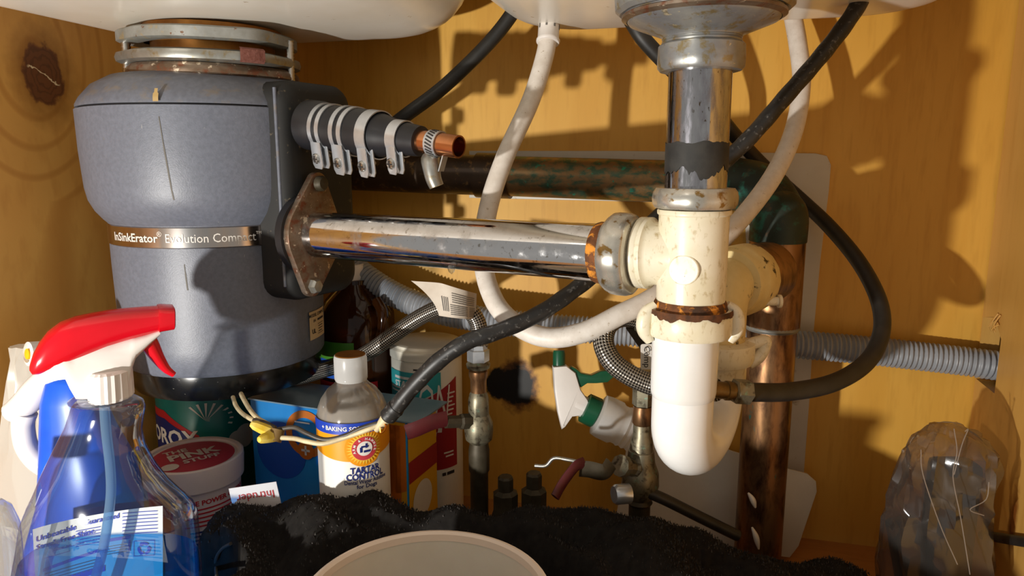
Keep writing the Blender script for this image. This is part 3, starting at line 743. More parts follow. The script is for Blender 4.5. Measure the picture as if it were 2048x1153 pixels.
# ------------------------------------------------------------------ white backing plate and board
pts = [PP(x, y, 1, YB-.0005) for x, y in ((940, 302), (1240, 302), (1630, 307), (1653, 312), (1661, 330), (1657, 380), (1640, 520), (1625, 680), (1618, 800), (1606, 960), (1480, 960), (1490, 800), (1496, 660), (1494, 520), (1488, 412), (1300, 404), (940, 396))]
plate2 = tag(prism('backing_plate', [(p.x, p.z) for p in pts], (0, YB-.0004, 0), (1, 0, 0), (0, 0, 1), .0035, 'board_white', bev=.0008), 'flat off-white wall plate behind the copper elbow with rounded corner', 'wall plate')
b0 = PP(1275, 1040, 2, .002); b1 = PP(1597, 1112, 2, .002); t1 = P(1640, 945, .66); t0 = P(1270, 800, .74)
ux = (V((b1.x, b1.y, 0))-V((b0.x, b0.y, 0)))
ub = V((1, .03, 0)).normalized(); un = V((.0, .32, 1)).normalized()
bo = PP(1455, 1080, 2, .002); bo = V((bo.x, max(bo.y, .655), .0025))
bw = [(-.10, 0), (.052, 0), (.060, .012), (.0755, .066), (.0745, .076), (.066, .083), (.05, .0855), (-.09, .118), (-.112, .11), (-.12, .02)]
bo = V((.045, .702, .003))
leb = tag(prism('plastic_board', bw, bo, ub, un, .006, 'board_white', bev=.0018), 'small white plastic board with rounded corners leaning behind the copper pipe', 'board')

# ------------------------------------------------------------------ hoses and cables
wh = thing('spray_hose', 'white braided spray hose looping down behind the chrome drain pipe', 'hose', P(1080, 680, .53))
tube('hose', [P(*q) for q in ((1097, 60, .615), (1090, 110, .613), (1062, 200, .605), (1010, 315, .59), (976, 420, .58), (966, 520, .575), (990, 605, .56), (1040, 655, .545), (1100, 676, .535), (1170, 664, .53), (1240, 630, .53), (1310, 594, .535), (1390, 530, .555), (1470, 452, .575), (1545, 355, .597), (1588, 260, .612), (1603, 165, .625), (1596, 90, .632), (1584, 20, .638), (1580, -30, .642))],
     .0078, 'hose_white', wh, seg=18, n=6)
cc = P(1096, 84, .614)
lathe('collar', cc, (P(1100, 20, .62)-cc), [(.0095, -.001), (.0102, 0), (.0102, .0015), (.0092, .003), (.009, .0175), (.0078, .018)], 'white_plastic', wh, seg=28)
for k in range(8):
    th = k*.785
    x_, y_, a_ = frame(P(1100, 20, .62)-cc); d_ = x_*math.cos(th)+y_*math.sin(th)
    box('collar_slot', cc+a_*.013+d_*.0091, (.0016, .0006, .0045), 'ink_grey', wh, ax=(a_.cross(d_), d_, a_))
tag(tube('supply_tube', [P(*q) for q in ((1062, -40, .635), (1035, 10, .64), (1000, 60, .645), (950, 115, .65), (880, 180, .657), (810, 232, .665), (740, 285, .70), (680, 325, .745))], .0064, 'rubber_hose', seg=16, n=6),
    'thin black tube slanting down from between the sink bowls behind the rubber coupling', 'hose')
sh = thing('supply_hose', 'black rubber supply hose curving in a wide loop right of the copper pipe', 'hose', P(1560, 790, .50))
tube('hose', [P(*q) for q in ((1262, 40, .60), (1290, 82, .60), (1350, 145, .61), (1430, 225, .64), (1480, 283, .675), (1530, 335, .695), (1600, 398, .688), (1660, 455, .655), (1718, 525, .62), (1757, 600, .59), (1763, 665, .57), (1735, 723, .55), (1670, 765, .525), (1580, 784, .505), (1490, 785, .482))], .0066, 'rubber_hose', sh, seg=18, n=8)
fd2 = (P(1425, 780, .476)-P(1495, 785, .482)).normalized(); f0 = P(1497, 785, .482)
lathe('hex_nut', f0, fd2, [(.0066, -.001), (.0086, 0), (.0086, .0105), (.0070, .0115)], 'brass_valve', sh, seg=6, sharp=20, label='hexagonal brass nut')
lathe('brass_end', f0, fd2, [(.006, .01), (.006, .014), (.0066, .0142), (.0066, .017), (.0058, .0175), (.0058, .024), (.005, .036)], 'brass_fit', sh, seg=24)

pc = thing('power_cable', 'black power cable passing behind the tailpiece with stripped wires joined by yellow caps', 'cable', P(785, 840, .535))
tube('sheath', [P(*q) for q in ((1745, -40, .535), (1704, 30, .53), (1650, 102, .53), (1570, 195, .533), (1490, 285, .538), (1400, 365, .545), (1310, 440, .548), (1235, 510, .545), (1165, 568, .535), (1080, 627, .522), (1000, 662, .515), (935, 684, .513), (878, 722, .517), (825, 775, .525), (785, 825, .533))], .0061, 'cable_black', pc, seg=18, n=8, rf=lambda t, L: 1+.03*math.sin(L*300))
lathe('sheath_end', P(790, 818, .532), P(768, 843, .536)-P(790, 818, .532), [(.0066, -.002), (.0071, 0), (.0066, .002), (.0066, .009), (.005, .011)], 'cable_black', pc, seg=20)
tube('inner_wrap', [P(772, 838, .535), P(760, 852, .536), P(752, 862, .537)], .0042, 'wire_white', pc, seg=10, rf=lambda t, L: 1.1-.6*t, label='torn cream inner wrap')
tube('bare_wire', [P(762, 848, .533), P(771, 850, .532), P(769, 862, .532), P(762, 866, .532), P(761, 856, .532)], .0007, 'bare_copper', pc, seg=6)
wa = [(765, 845, .536), (725, 856, .538), (690, 872, .54), (650, 880, .543), (615, 868, .546), (590, 856, .55), (565, 858, .553), (548, 862, .555)]
wb2 = [(765, 848, .536), (725, 864, .537), (690, 876, .54), (648, 888, .541), (615, 884, .544), (590, 878, .548), (560, 876, .552), (548, 874, .555)]
tube('wire', [P(*q) for q in wa], .0018, 'wire_black', pc, seg=10, label='black insulated wire')
tube('wire', [P(*q) for q in wb2], .0019, 'wire_white', pc, seg=10, label='white insulated wire')
tube('wire', [P(*q) for q in ((546, 862, .556), (528, 850, .56), (508, 842, .565), (485, 828, .585), (472, 812, .605), (466, 795, .62))], .0018, 'wire_white', pc, seg=10, label='white insulated wire')
tube('wire', [P(*q) for q in ((548, 856, .556), (530, 846, .56), (514, 836, .565), (500, 820, .58), (488, 800, .6), (482, 788, .62))], .0019, 'wire_white', pc, seg=10, label='white insulated wire')
tube('wire', [P(*q) for q in ((550, 858, .555), (530, 848, .557), (508, 842, .562))], .0022, 'wire_black', pc, seg=10)
for (a, b) in (((548, 868, .555), (502, 848, .548)), ((552, 872, .554), (518, 880, .540))):
    a, b = P(*a), P(*b); d_ = (b-a)
    lathe('wire_cap', a, d_, [(.0042, -.002), (.0046, 0), (.0042, d_.length*.5), (.0036, d_.length*.85), (.0022, d_.length), (0, d_.length*1.03)], 'wirenut', pc, seg=14, rmod=lambda th, t: 1+.05*math.cos(7*th), label='yellow twist-on wire cap')
tube('tape', [P(556, 858, .554), P(552, 872, .553), P(548, 882, .552)], .0056, 'tape_brown', pc, seg=12, n=3)

cor = [P(*q) for q in ((690, 520, .80), (735, 556, .785), (790, 590, .775), (850, 615, .765), (930, 634, .75), (1050, 650, .735), (1200, 662, .725), (1350, 672, .715), (1480, 682, .705), (1600, 690, .695), (1720, 700, .688), (1830, 712, .68), (1920, 722, .672), (1972, 729, .666))]
e_ = cor[-1]; cor += [e_+V((.04, .004, -.004)), e_+V((.075, .006, -.006))]
tag(tube('corrugated_hose', cor, .0130, 'corrugated', seg=20, n=30, step=.00078, rf=lambda t, L: 1+.085*math.sin(L*2*math.pi/.0043), sharp=70),
    'ribbed grey drain hose running along the back wall into the right wall hole', 'hose')

bl = thing('braided_connector', 'braided steel connector with paper tag rising from the left shutoff valve', 'hose', P(957, 712, .655))
tube('hose', [P(*q) for q in ((520, 765, .775), (590, 757, .755), (645, 742, .748), (695, 726, .72), (740, 703, .69), (790, 668, .68), (845, 632, .67), (895, 612, .66), (935, 620, .655), (955, 645, .655), (960, 680, .656), (957, 705, .657))], .0078, 'braid', bl, seg=18, n=8)
VLX, VLY = P(957, 780, .66).xy
vl = lambda py: ZY(VLX, VLY, py)
lathe('hex_nut', (VLX, VLY, 0), (0, 0, 1), [(.0085, vl(724)), (.0102, vl(722)), (.0102, vl(700)), (.0085, vl(698)), (.0078, vl(690))], 'zinc_bright', bl, seg=6, sharp=20, a0=.35, label='bright hexagonal nut')
# tag: curled paper
tg = []
for i in range(13):
    s = i/12
    for j in range(2): pass
def tagpt(u_, v_):
    a = P(868, 562, .62)*(1-v_)+P(878, 632, .635)*v_; b = P(952, 588, .628)*(1-v_)+P(950, 640, .64)*v_
    p = a*(1-u_)+b*u_
    curl = .010*math.exp(-((u_)/.10)**2)*(1-.9*v_); 
    p = p - FWD*(.009*math.sin(math.pi*min(1, u_*1.1))) - RGT*curl*2.0*(1-v_) + FWD*.012*math.exp(-((1-u_)/.12)**2)
    return p
tg_vs = [tagpt(i/24, j/8) for i in range(25) for j in range(9)]
tg_fs = [(i*9+j, (i+1)*9+j, (i+1)*9+j+1, i*9+j+1) for i in range(24) for j in range(8)]
th_ = -FWD*.0004
tgo = build('paper_tag', tg_vs+[v+FWD*.0005 for v in tg_vs], tg_fs+[tuple(k+len(tg_vs) for k in f[::-1]) for f in tg_fs], 'paper_tag', bl, 60, label='curled paper tag with fine print')
def tagbar(u0, u1, v0, v1):
    return [tagpt(u0+(u1-u0)*i/6, v)-FWD*.0006 for i in range(7) for v in (v0, v1)], [(2*i, 2*i+2, 2*i+3, 2*i+1) for i in range(6)]
vs = []; fs = []
for k in range(5):
    a, b = tagbar(.42, .95, .2+.07*k, .222+.07*k); o = len(vs); vs += a; fs += [tuple(q+o for q in f) for f in b]
for k in range(6):
    a, b = tagbar(.36, .97, .58+.06*k, .603+.06*k); o = len(vs); vs += a; fs += [tuple(q+o for q in f) for f in b]
for k in range(4):
    a, b = tagbar(.16+.045*k, .178+.045*k, .38, .82); o = len(vs); vs += a; fs += [tuple(q+o for q in f) for f in b]
build('fine_print', vs, fs, 'ink_grey', tgo, 0)

def valve(name, label, X, Y, py0, stack, parts):
    t = thing(name, label, 'valve', (X, Y, 0)); zz = lambda p: ZY(X, Y, p)
    for nm, m, seg, prof in stack:
        lathe(nm, (X, Y, 0), (0, 0, 1), [(r, max(.0, zz(p))) for r, p in prof], m, t, seg=seg, sharp=30)
    return t
lv = valve('shutoff_valve', 'corroded brass shutoff valve standing beside the red and white canister', VLX, VLY, 720, [
    ('flare_collar', 'brass_valve', 24, [(.006, 740), (.0105, 736), (.0112, 728), (.009, 722), (.006, 721)]),
    ('copper_neck', 'copper_old', 24, [(.0072, 792), (.0075, 760), (.0088, 752), (.0088, 742), (.007, 738)]),
    ('upper_body', 'brass_valve', 12, [(.0098, 832), (.0098, 800), (.0088, 790), (.0075, 784)]),
    ('valve_body', 'brass_valve', 20, [(.0085, 886), (.0125, 878), (.0135, 862), (.0132, 845), (.0105, 832), (.009, 826)]),
    ('riser_pipe', 'valve_dark', 20, [(.0085, 1200), (.0085, 945), (.0098, 940), (.0098, 900), (.0085, 884)])], None)
sd = P(880, 845, .645); c0 = V((VLX, VLY, vl(843)))
lathe('stem', c0, sd-c0, [(.0075, 0), (.0075, .018), (.006, .02), (.006, .034)], 'valve_dark', lv, seg=8, sharp=25)
tube('lever', [P(893, 838, .645), P(866, 845, .638), P(835, 858, .632), P(812, 866, .63)], .0075, 'red_paint', lv, seg=12, flat=.35, label='red painted lever')
VRX, VRY = P(1284, 860, .625).xy
vr = lambda py: ZY(VRX, VRY, py)
rv = valve('shutoff_valve', 'corroded brass shutoff valve with lever beside the white trap', VRX, VRY, 780, [
    ('hex_nut', 'brass_valve', 6, [(.0072, 812), (.0092, 810), (.0092, 778), (.008, 772), (.0075, 740)]),
    ('copper_neck', 'copper_old', 24, [(.0075, 850), (.0088, 845), (.0088, 822), (.008, 812)]),
    ('neck', 'brass_valve', 16, [(.0105, 905), (.0095, 880), (.0078, 872), (.0078, 848)]),
    ('valve_body', 'brass_valve', 18, [(.0085, 1000), (.0135, 990), (.0165, 970), (.016, 945), (.0125, 925), (.0112, 902), (.009, 898)]),
    ('riser_pipe', 'valve_dark', 20, [(.0095, 1200), (.0095, 1010), (.0115, 1004), (.0085, 992)])], None)
c0 = V((VRX, VRY, vr(938))); s1 = P(1225, 930, .605)
lathe('stem', c0, s1-c0, [(.009, 0), (.0095, .012), (.0075, .014), (.0075, .022), (.0095, .024), (.0095, .03)], 'brass_valve', rv, seg=10, sharp=25)
tube('lever', [P(1222, 928, .603), P(1208, 945, .60), P(1180, 940, .60), P(1160, 938, .60)], .0085, 'valve_dark', rv, seg=10, flat=.3)
tube('lever_grip', [P(1166, 926, .598), P(1150, 935, .592), P(1125, 968, .585), P(1110, 995, .58)], .0052, 'red_paint', rv, seg=10, flat=.5, label='red painted lever grip')
tube('lever_wire', [P(1166, 926, .597), P(1135, 920, .60), P(1108, 917, .605), P(1092, 932, .607), P(1070, 932, .61)], .0016, 'zinc', rv, seg=8, n=4)
# low manifold pipe between the valves
mf = thing('manifold_pipe', 'dark tarnished pipe with two stubby fittings low against the back wall', 'pipe', (P(1090, 985, .62).x, .60, 0))
a, b = P(985, 985, .675), P(1255, 1000, .65)
a.z = b.z = .045
tube('pipe', [a, (a+b)/2, b], .0095, 'valve_dark', mf, seg=18, n=3)
for px, hgt in ((1012, .098), (1070, .104)):
    q = a+(b-a)*((px-985)/270)
    lathe('fitting', V((q.x, q.y, 0)), (0, 0, 1), [(.014, 0), (.014, hgt*.6), (.012, hgt*.66), (.012, hgt*.85), (.0075, hgt*.88), (.0075, hgt), (.006, hgt+.002), (0, hgt+.002)], 'valve_dark', mf, seg=8, sharp=25)
q = P(1232, 990, .60)
lathe('pipe_end', q, RGT*-1+FWD*-.3, [(.0085, -.012), (.0085, 0), (.007, .002), (0, .002)], 'zinc_bright', mf, seg=20, label='shiny pipe end')

br = thing('braided_connector', 'braided steel connector curling left of the white trap with angled dark nut', 'hose', P(1205, 660, .53))
tube('hose', [P(*q) for q in ((1297, 668, .56), (1278, 643, .553), (1245, 634, .545), (1216, 650, .538), (1207, 685, .532), (1223, 722, .528), (1258, 750, .525), (1310, 772, .52), (1370, 782, .508), (1430, 780, .477))], .0079, 'braid', br, seg=20, n=8)
lathe('hex_nut', P(1277, 646, .552), P(1316, 705, .575)-P(1277, 646, .552), [(.008, -.004), (.0105, -.003), (.0105, .024), (.008, .026)], 'valve_dark', br, seg=6, sharp=20)
tt = planemap(P(1297, 714, .535), RGT, UPV, 0)
ptag = prism('plastic_tag', rrect(.006, .0095, .0015, 3), P(1297, 714, .536), RGT, UPV, .0006, 'print_light', br, label='white plastic tag')
prints('tag_print', [('t', 'Comp', .0065, -.0015, 0, -math.pi/2, .01), ('t', 'HU', .007, .0042, .001, -math.pi/2, .03)], planemap(P(1297, 714, .5352), RGT, UPV, .0012), 'ink_dark', ptag)
tag(tube('floor_hose', [P(*q) for q in ((1295, 985, .625), (1330, 1000, .625), (1380, 1025, .63), (1430, 1050, .635), (1475, 1072, .64))], .0052, 'rubber_hose', seg=12, n=6), 'dark hose trailing from the right valve down behind the towel', 'hose')
tag(tube('wall_wire', [PP(x, y, 0, XR-.004) for x, y in ((1962, 1070), (1990, 1075), (2020, 1080), (2060, 1086), (2120, 1094))], .0042, 'rubber_hose', seg=10, n=5, flat=.6), 'short dark ribbed strip lying along the right wall', 'cable')

# ------------------------------------------------------------------ helper for bottles given as image silhouettes
def sil(rows, X, Y, depth, n=28, lat=RGT, pw=2.0, off=0):
    """rows (py, xl, xr): horizontal superellipse rings through the silhouette at the axis X,Y"""
    rings = []; fwd = V((0, 0, 1)).cross(lat).normalized()
    for r in rows:
        py, xl, xr = r[:3]; zz = max(.001, ZY(X, Y, py)); d = (V((X, Y, zz))-CAM).dot(FWD)
        q = (V((X, Y, zz))-CAM); pxa = 1024+F*q.dot(RGT)/d
        a = (xr-xl)/2*d/F; cx = ((xl+xr)/2-pxa)*d/F; b = (r[3] if len(r) > 3 else min(a, depth))
        ring = []
        for i in range(n):
            t = 2*math.pi*i/n; c, s = math.cos(t), math.sin(t)
            e = 2/pw
            ring.append(V((X, Y, zz))+lat*(cx+off+a*math.copysign(abs(c)**e, c))+fwd*(b*math.copysign(abs(s)**e, s)))
        rings.append(ring)
    return rings

# window-cleaner spray bottle
BX, BY = -.392, .386
sb = thing('spray_bottle', 'clear window cleaner spray bottle with red and white trigger head', 'spray bottle', (BX, BY, 0))
rows = [(800, 158, 262, .017), (808, 152, 278, .019), (822, 148, 283, .020), (845, 140, 279, .020), (870, 128, 276, .021), (900, 114, 281, .024), (940, 96, 300, .028), (975, 82, 326, .031), (1000, 70, 352, .033), (1020, 62, 378, .034), (1040, 55, 387, .035), (1100, 46, 392, .036), (1153, 36, 396, .036), (1300, 26, 400, .036), (1400, 30, 398, .034), (1440, 40, 392, .03)]
rr = sil(rows, BX, BY, .036, 36, pw=2.4)
loft('bottle_shell', rr, 'clear_pet', sb, 70)
lrows = [(1112, 52, 386, .0335), (1153, 42, 390, .0335), (1300, 32, 394, .0335), (1400, 36, 392, .0315), (1436, 48, 386, .027)]
loft('blue_liquid', sil(lrows, BX, BY, .034, 36, pw=2.4), 'liquid_blue', sb, 70, label='bright blue liquid')
# label inside on the far wall
ZB = ZY(BX, BY, 1000); fB = V((0, 0, 1)).cross(RGT).normalized()
lab0 = V((BX, BY, 0))+fB*.030
def labmap(px, py, off=0): # image position on the far wall of the bottle, slightly bowed
    q = PP2(px, py, lab0+FWD*0, fB); s = (q-lab0).dot(RGT)
    return q-fB*(.9*s*s*2.2)+fB*off
def PP2(px, py, p0, n):
    D = FWD+(px-1024)/F*RGT+(576.5-py)/F*UPV
    return CAM+D*((p0-CAM).dot(n)/D.dot(n))
LQ = lambda u_, v_: (86+(326-86)*u_+14*v_*(1-u_), (1044-32*u_**.8)*(1-v_)+(1260-10*u_)*v_)
lab = build('label', [labmap(*LQ(i/16, j/8)) for i in range(17) for j in range(9)], [(i*9+j, i*9+j+1, (i+1)*9+j+1, (i+1)*9+j) for i in range(16) for j in range(8)], 'label_white', sb, 60, label='white back label with blue print')
def labtext(name, items, m):
    vs = []; fs = []
    for it in items:
        o = len(vs)
        if it[0] == 't':
            _, s, size, x, y, slope, bold = it
            v, f = glyphs(s, size, bold)
            mn = min(a for a, b in v)
            vs += [labmap(x+(a-mn), y-b+slope*(a-mn), -.0007) for a, b in v]; fs += [tuple(k+o for k in p) for p in f]
        else:
            _, x0, x1, y, h, slope = it; n = max(2, int((x1-x0)/8))
            for i in range(n+1):
                x = x0+(x1-x0)*i/n; yy = y+slope*(x-x0); vs += [labmap(x, yy, -.0006), labmap(x, yy+h, -.0006)]
            fs += [(o+2*i, o+2*i+1, o+2*i+3, o+2*i+2) for i in range(n)]
    return build(name, vs, fs, m, lab, 0)
labtext('blue_print', [('t', 'Unbeatable', 15, 93, 1064, -.24, .02), ('t', 'Streak-Free Shine.', 14, 93, 1080, -.22, .02), ('t', 'Guaranteed', 14, 174, 1042, -.17, .02),
                       ('t', 'Great on', 8, 122, 1088, -.2, .02)] +
        [('b', 160, 205, 1056+6*k, 1.2, -.13) for k in range(6)]+[('b', 246, 316, 1026+7*k, 1.2, -.07) for k in range(7)]+[('b', 120, 175, 1090, 1.0, -.18), ('b', 106, 150, 1102, 1.2, -.2)] +
        [('b', 105, 205, 1122, 6, -.28), ('b', 205, 262, 1078, 6, -.13), ('b', 205, 262, 1098, 1.2, -.13), ('b', 258, 262, 1080, 22, 0), ('b', 110, 214, 1150, 12, -.22), ('b', 268, 310, 1082, 1, -.05), ('b', 268, 310, 1112, 1, -.05), ('b', 268, 269, 1082, 30, 0), ('b', 309, 310, 1079, 30, 0)], 'label_blue')
labtext('rust_print', [('b', 108, 205, 1132+6*k, 1.6, -.2) for k in range(4)]+[('b', 212, 255, 1092+5*k, 1, -.13) for k in range(4)], 'label_rust')
# recycling arrows
vs = []; fs = []
for k in range(3):
    a0 = R(90+120*k); o = len(vs)
    for i in range(9):
        t = a0-R(46)+R(74)*i/8
        for r_ in (7.5, 13): vs.append(labmap(289+r_*math.cos(t), 1097-r_*math.sin(t), -.0008))
    fs += [(o+2*i, o+2*i+1, o+2*i+3, o+2*i+2) for i in range(8)]
    o = len(vs); t = a0+R(28)
    vs += [labmap(289+q*math.cos(tt_), 1097-q*math.sin(tt_), -.0008) for q, tt_ in ((5, t), (15.5, t), (10.5, t+R(34)))]; fs.append((o, o+1, o+2))
build('recycling_mark', vs, fs, 'label_blue', lab, 0)
tube('dip_tube', [PP2(x, y, lab0-fB*.02, fB) for x, y in ((208, 802), (212, 860), (220, 930), (222, 985), (216, 1040), (206, 1100), (190, 1160), (150, 1300), (130, 1400))], .0034, 'tube_clear', sb, seg=12, n=5)
# trigger head
nk = V((BX, BY, 0)); HA = (RGT*math.cos(R(30))+FWD.cross(UPV).normalized()*0+V((FWD.x, FWD.y, 0)).normalized()*math.sin(R(30))).normalized()
HN = V((0, 0, 1)).cross(HA).normalized()
ko = math.cos(R(30))
def hp(px, py):   # image point in the vertical plane of the head
    return PP2(px, py, H0, HN)
H0 = V((BX, BY, 0))+RGT*((208-231)*.48/F)
def headloft(name, rows, m, parent, pw=2.6, n=24, sharp=50, label=None):
    rings = []
    for px, yt, yb, hw in rows:
        a, b = hp(px, yt), hp(px, yb); c = (a+b)/2; hh = (a-b).length/2; upd = (a-b).normalized(); ring = []
        for i in range(n):
            t = 2*math.pi*i/n; cc_, ss = math.cos(t), math.sin(t); e = 2/pw
            ring.append(c+HN*(hw*math.copysign(abs(cc_)**e, cc_))+upd*(hh*math.copysign(abs(ss)**e, ss)))
        rings.append(ring)
    return loft(name, rings, m, parent, sharp, label=label)
rows = [(60, 728, 740, .006), (66, 708, 748, .010), (78, 686, 747, .0125), (95, 664, 742, .0140), (120, 645, 735, .0148), (150, 634, 722, .0150), (185, 627, 706, .0150), (215, 622, 692, .0148), (250, 618, 680, .0145), (285, 615, 670, .014), (318, 613, 661, .0135)]
headloft('red_shroud', rows, 'red_gloss', sb, label='glossy red shroud')
headloft('nozzle', [(316, 612, 662, .0138), (322, 611, 660, .0140), (346, 612, 656, .0135), (348, 614, 653, .012)], 'red_gloss', sb, pw=4)
rows = [(76, 735, 747, .006), (110, 715, 745, .0125), (128, 700, 748, .0130), (140, 700, 775, .0130), (152, 690, 796, .0128), (185, 680, 798, .0128), (220, 675, 796, .0128), (256, 668, 788, .0125), (262, 668, 740, .0122), (270, 668, 715, .012), (290, 664, 694, .0115), (318, 655, 668, .010)]
headloft('white_body', rows, 'white_plastic', sb, pw=3)
rows = sil([(738, 190, 250, .0148), (742, 184, 258, .0165), (765, 184, 260, .0168), (792, 184, 262, .0170), (796, 186, 260, .0162)], BX, BY, .017, 40)
for ring in rows:
    c_ = sum(ring, V())/len(ring)
    for i in range(0, 40, 2): ring[i] = c_+(ring[i]-c_)*.955
loft('ribbed_collar', rows, 'white_plastic', sb, 20)
lathe('neck_ring', V((BX, BY, ZY(BX, BY, 800)))+RGT*((208-231)*.48/F), (0, 0, 1), [(.015, -.002), (.0185, 0), (.0185, .001), (.015, .003)], 'clear_pet', sb, seg=36)
tube('trigger', [hp(286, 672), hp(300, 690), hp(315, 715), hp(332, 738), hp(348, 750)], .0072, 'red_gloss', sb, seg=14, n=5, flat=1.15, rf=lambda t, L: 1-.72*t, ref=tuple(HA), label='curved red trigger')

# blue bottle with white trigger, behind
GX, GY = P(175, 900, .585).xy
gb = thing('cleaner_bottle', 'royal blue cleaner bottle with white trigger behind the clear spray bottle', 'spray bottle', (GX, GY, 0))
rows = [(745, 120, 175, .012), (760, 100, 190, .016), (800, 90, 200, .018), (860, 90, 225, .022), (930, 92, 262, .028), (1000, 88, 275, .03), (1100, 60, 280, .032), (1153, 50, 282, .032), (1250, 46, 284, .03)]
loft('bottle_body', sil(rows, GX, GY, .032, 32, pw=2.6), 'blue_plastic', gb, 60)
def gp(px, py, o=0): return PP2(px, py, V((GX, GY, 0))+V((FWD.x, FWD.y, 0))*o, V((FWD.x, FWD.y, 0)).normalized())
tube('white_trigger', [gp(100, 742), gp(84, 765), gp(58, 800), gp(36, 818), gp(20, 826)], .0085, 'white_plastic', gb, seg=16, n=5, rf=lambda t, L: .8+.5*math.sin(math.pi*min(1, t*.9)), ref=tuple(FWD))
tube('trigger_neck', [gp(96, 740), gp(130, 745), gp(170, 730)], .014, 'white_plastic', gb, seg=16, n=4)
tube('white_grip', [gp(52, 826, .0), gp(46, 850), gp(52, 890), gp(72, 920), gp(98, 938)], .0085, 'white_plastic', gb, seg=14, n=5, ref=tuple(FWD))
lathe('nozzle_ring', gp(62, 708, -.012), -FWD-RGT*.7, [(.0095, -.008), (.0095, .002), (.007, .003), (.007, .0), (0, .0)], 'white_plastic', gb, seg=20)
lathe('nozzle_tip', gp(62, 708, -.012), -FWD-RGT*.7, [(.0045, 0), (.0042, .003), (0, .0035)], 'yellow', gb, seg=14, label='yellow nozzle tip')

# milky plastic bag at far left
KX, KY = P(70, 950, .64).xy
def crumple(name, rows, X, Y, depth, n, amp, m, parent, seed, sharp=25, pw=2.2):
    rg = sil(rows, X, Y, depth, n, pw=pw)
    for j, ring in enumerate(rg):
        for i, v in enumerate(ring):
            f_ = noise.noise_vector((i*.9+seed, j*.8+seed*2, seed))
            ring[i] = v+RGT*f_.x*amp+V((FWD.x, FWD.y, 0))*f_.y*amp+V((0, 0, f_.z*amp*.7 if 0 < j < len(rg)-1 else 0))
    return loft(name, rg, m, parent, sharp)
wbag = crumple('plastic_bag', [(692, 26, 96, .010), (720, 24, 104, .012), (760, 20, 110, .014), (810, 18, 118, .016), (850, 14, 130, .018), (885, 4, 170, .02), (920, -10, 196, .02), (980, -20, 200, .02), (1050, -20, 196, .02), (1153, -10, 190, .02), (1240, 0, 180, .018)], KX, KY, .02, 22, .006, 'bag_milky', None, 3.3)
tag(wbag, 'crumpled milky white plastic bag by the left wall behind the blue bottle', 'plastic bag')
EX, EY = P(-40, 1100, .50).xy
eb = thing('clear_bottle', 'clear plastic bottle cut off by the left edge at the bottom', 'bottle', (EX, EY, 0))
loft('bottle_shell', sil([(1010, -60, -5, .012), (1030, -70, 8, .02), (1070, -78, 20, .026), (1153, -80, 27, .028), (1300, -80, 30, .028), (1380, -76, 28, .026)], EX, EY, .028, 24), 'clear_pet', eb, 70)
lathe('bottle_cap', (EX, EY, 0), (0, 0, 1), [(.011, ZY(EX, EY, 1012)), (.0115, ZY(EX, EY, 1008)), (.011, ZY(EX, EY, 975)), (0, ZY(EX, EY, 974))], 'white_plastic', eb, seg=24)

# ------------------------------------------------------------------ pink tub
TX, TY = P(386, 905, .70).xy
tb_ = thing('cleaning_paste_tub', 'white tub of pink cleaning paste with round pink lid label', 'tub', (TX, TY, 0))
tz = ZY(TX, TY, 908)
lathe('tub_body', (TX, TY, 0), (0, 0, 1), [(.0385, 0), (.039, .002), (.0425, tz-.022)], 'tub_white', tb_, seg=48)
lidp = lathe('lid', (TX, TY, 0), (0, 0, 1), [(.0425, tz-.024), (.0455, tz-.023), (.0465, tz-.006), (.0462, tz-.001), (.0445, tz), (.0415, tz-.0008), (.041, tz-.003), (0, tz-.003)], 'tub_white', tb_, seg=56, label='milky white lid')
lm = planemap((TX, TY, tz-.003), RGT, V((0, 0, 1)).cross(RGT), .0004)
dl = disc('lid_label', 0, 0, .038, lm, 'pink', lidp, n=40)
lm2 = planemap((TX, TY, tz-.003), RGT, V((0, 0, 1)).cross(RGT), .0009)
pn = V((-math.sin(R(38)), math.cos(R(38)))); pa = V((math.cos(R(38)), math.sin(R(38))))
def lpos(a_, n_): q = pa*a_+pn*n_; return q.x, q.y
prints('lid_print', [('t', 'THE', .012, *lpos(-.012, .0195), R(38), .03), ('t', 'PINK', .021, *lpos(.001, .0045), R(38), .04), ('t', 'STUFF', .0125, *lpos(.005, -.0110), R(38), .03)], lm2, 'print_light', lidp)
disc('white_roundel', -.010, -.0275, .0080, lm2, 'print_light', lidp, n=24)
bt = math.atan2(-TY, -TX)
tm = cylmap(TX, TY, lambda z_: .039+.0035*(z_/(tz-.022)), bt, .05)
patch('pink_panel', -.062, -.022, -.045, lambda x: tz-.026-.05-max(0, (x+.04)*.9), tm, 'pink', tb_, nx=10)
prints('red_print', [('t', 'THE POWER OF PINK', .0068, .022, tz-.034-.05, 0, .03)]+[('b', -.012+.004*(k % 2), .044-.003*(k % 3), tz-.041-.05-.0042*k, tz-.0395-.05-.0042*k) for k in range(5)], tm, 'logo_red', tb_)
prints('blue_print', [('b', -.008+.003*(k % 2), .046-.004*(k % 3), tz-.064-.05-.004*k, tz-.0623-.05-.004*k) for k in range(9)], tm, 'navy', tb_)

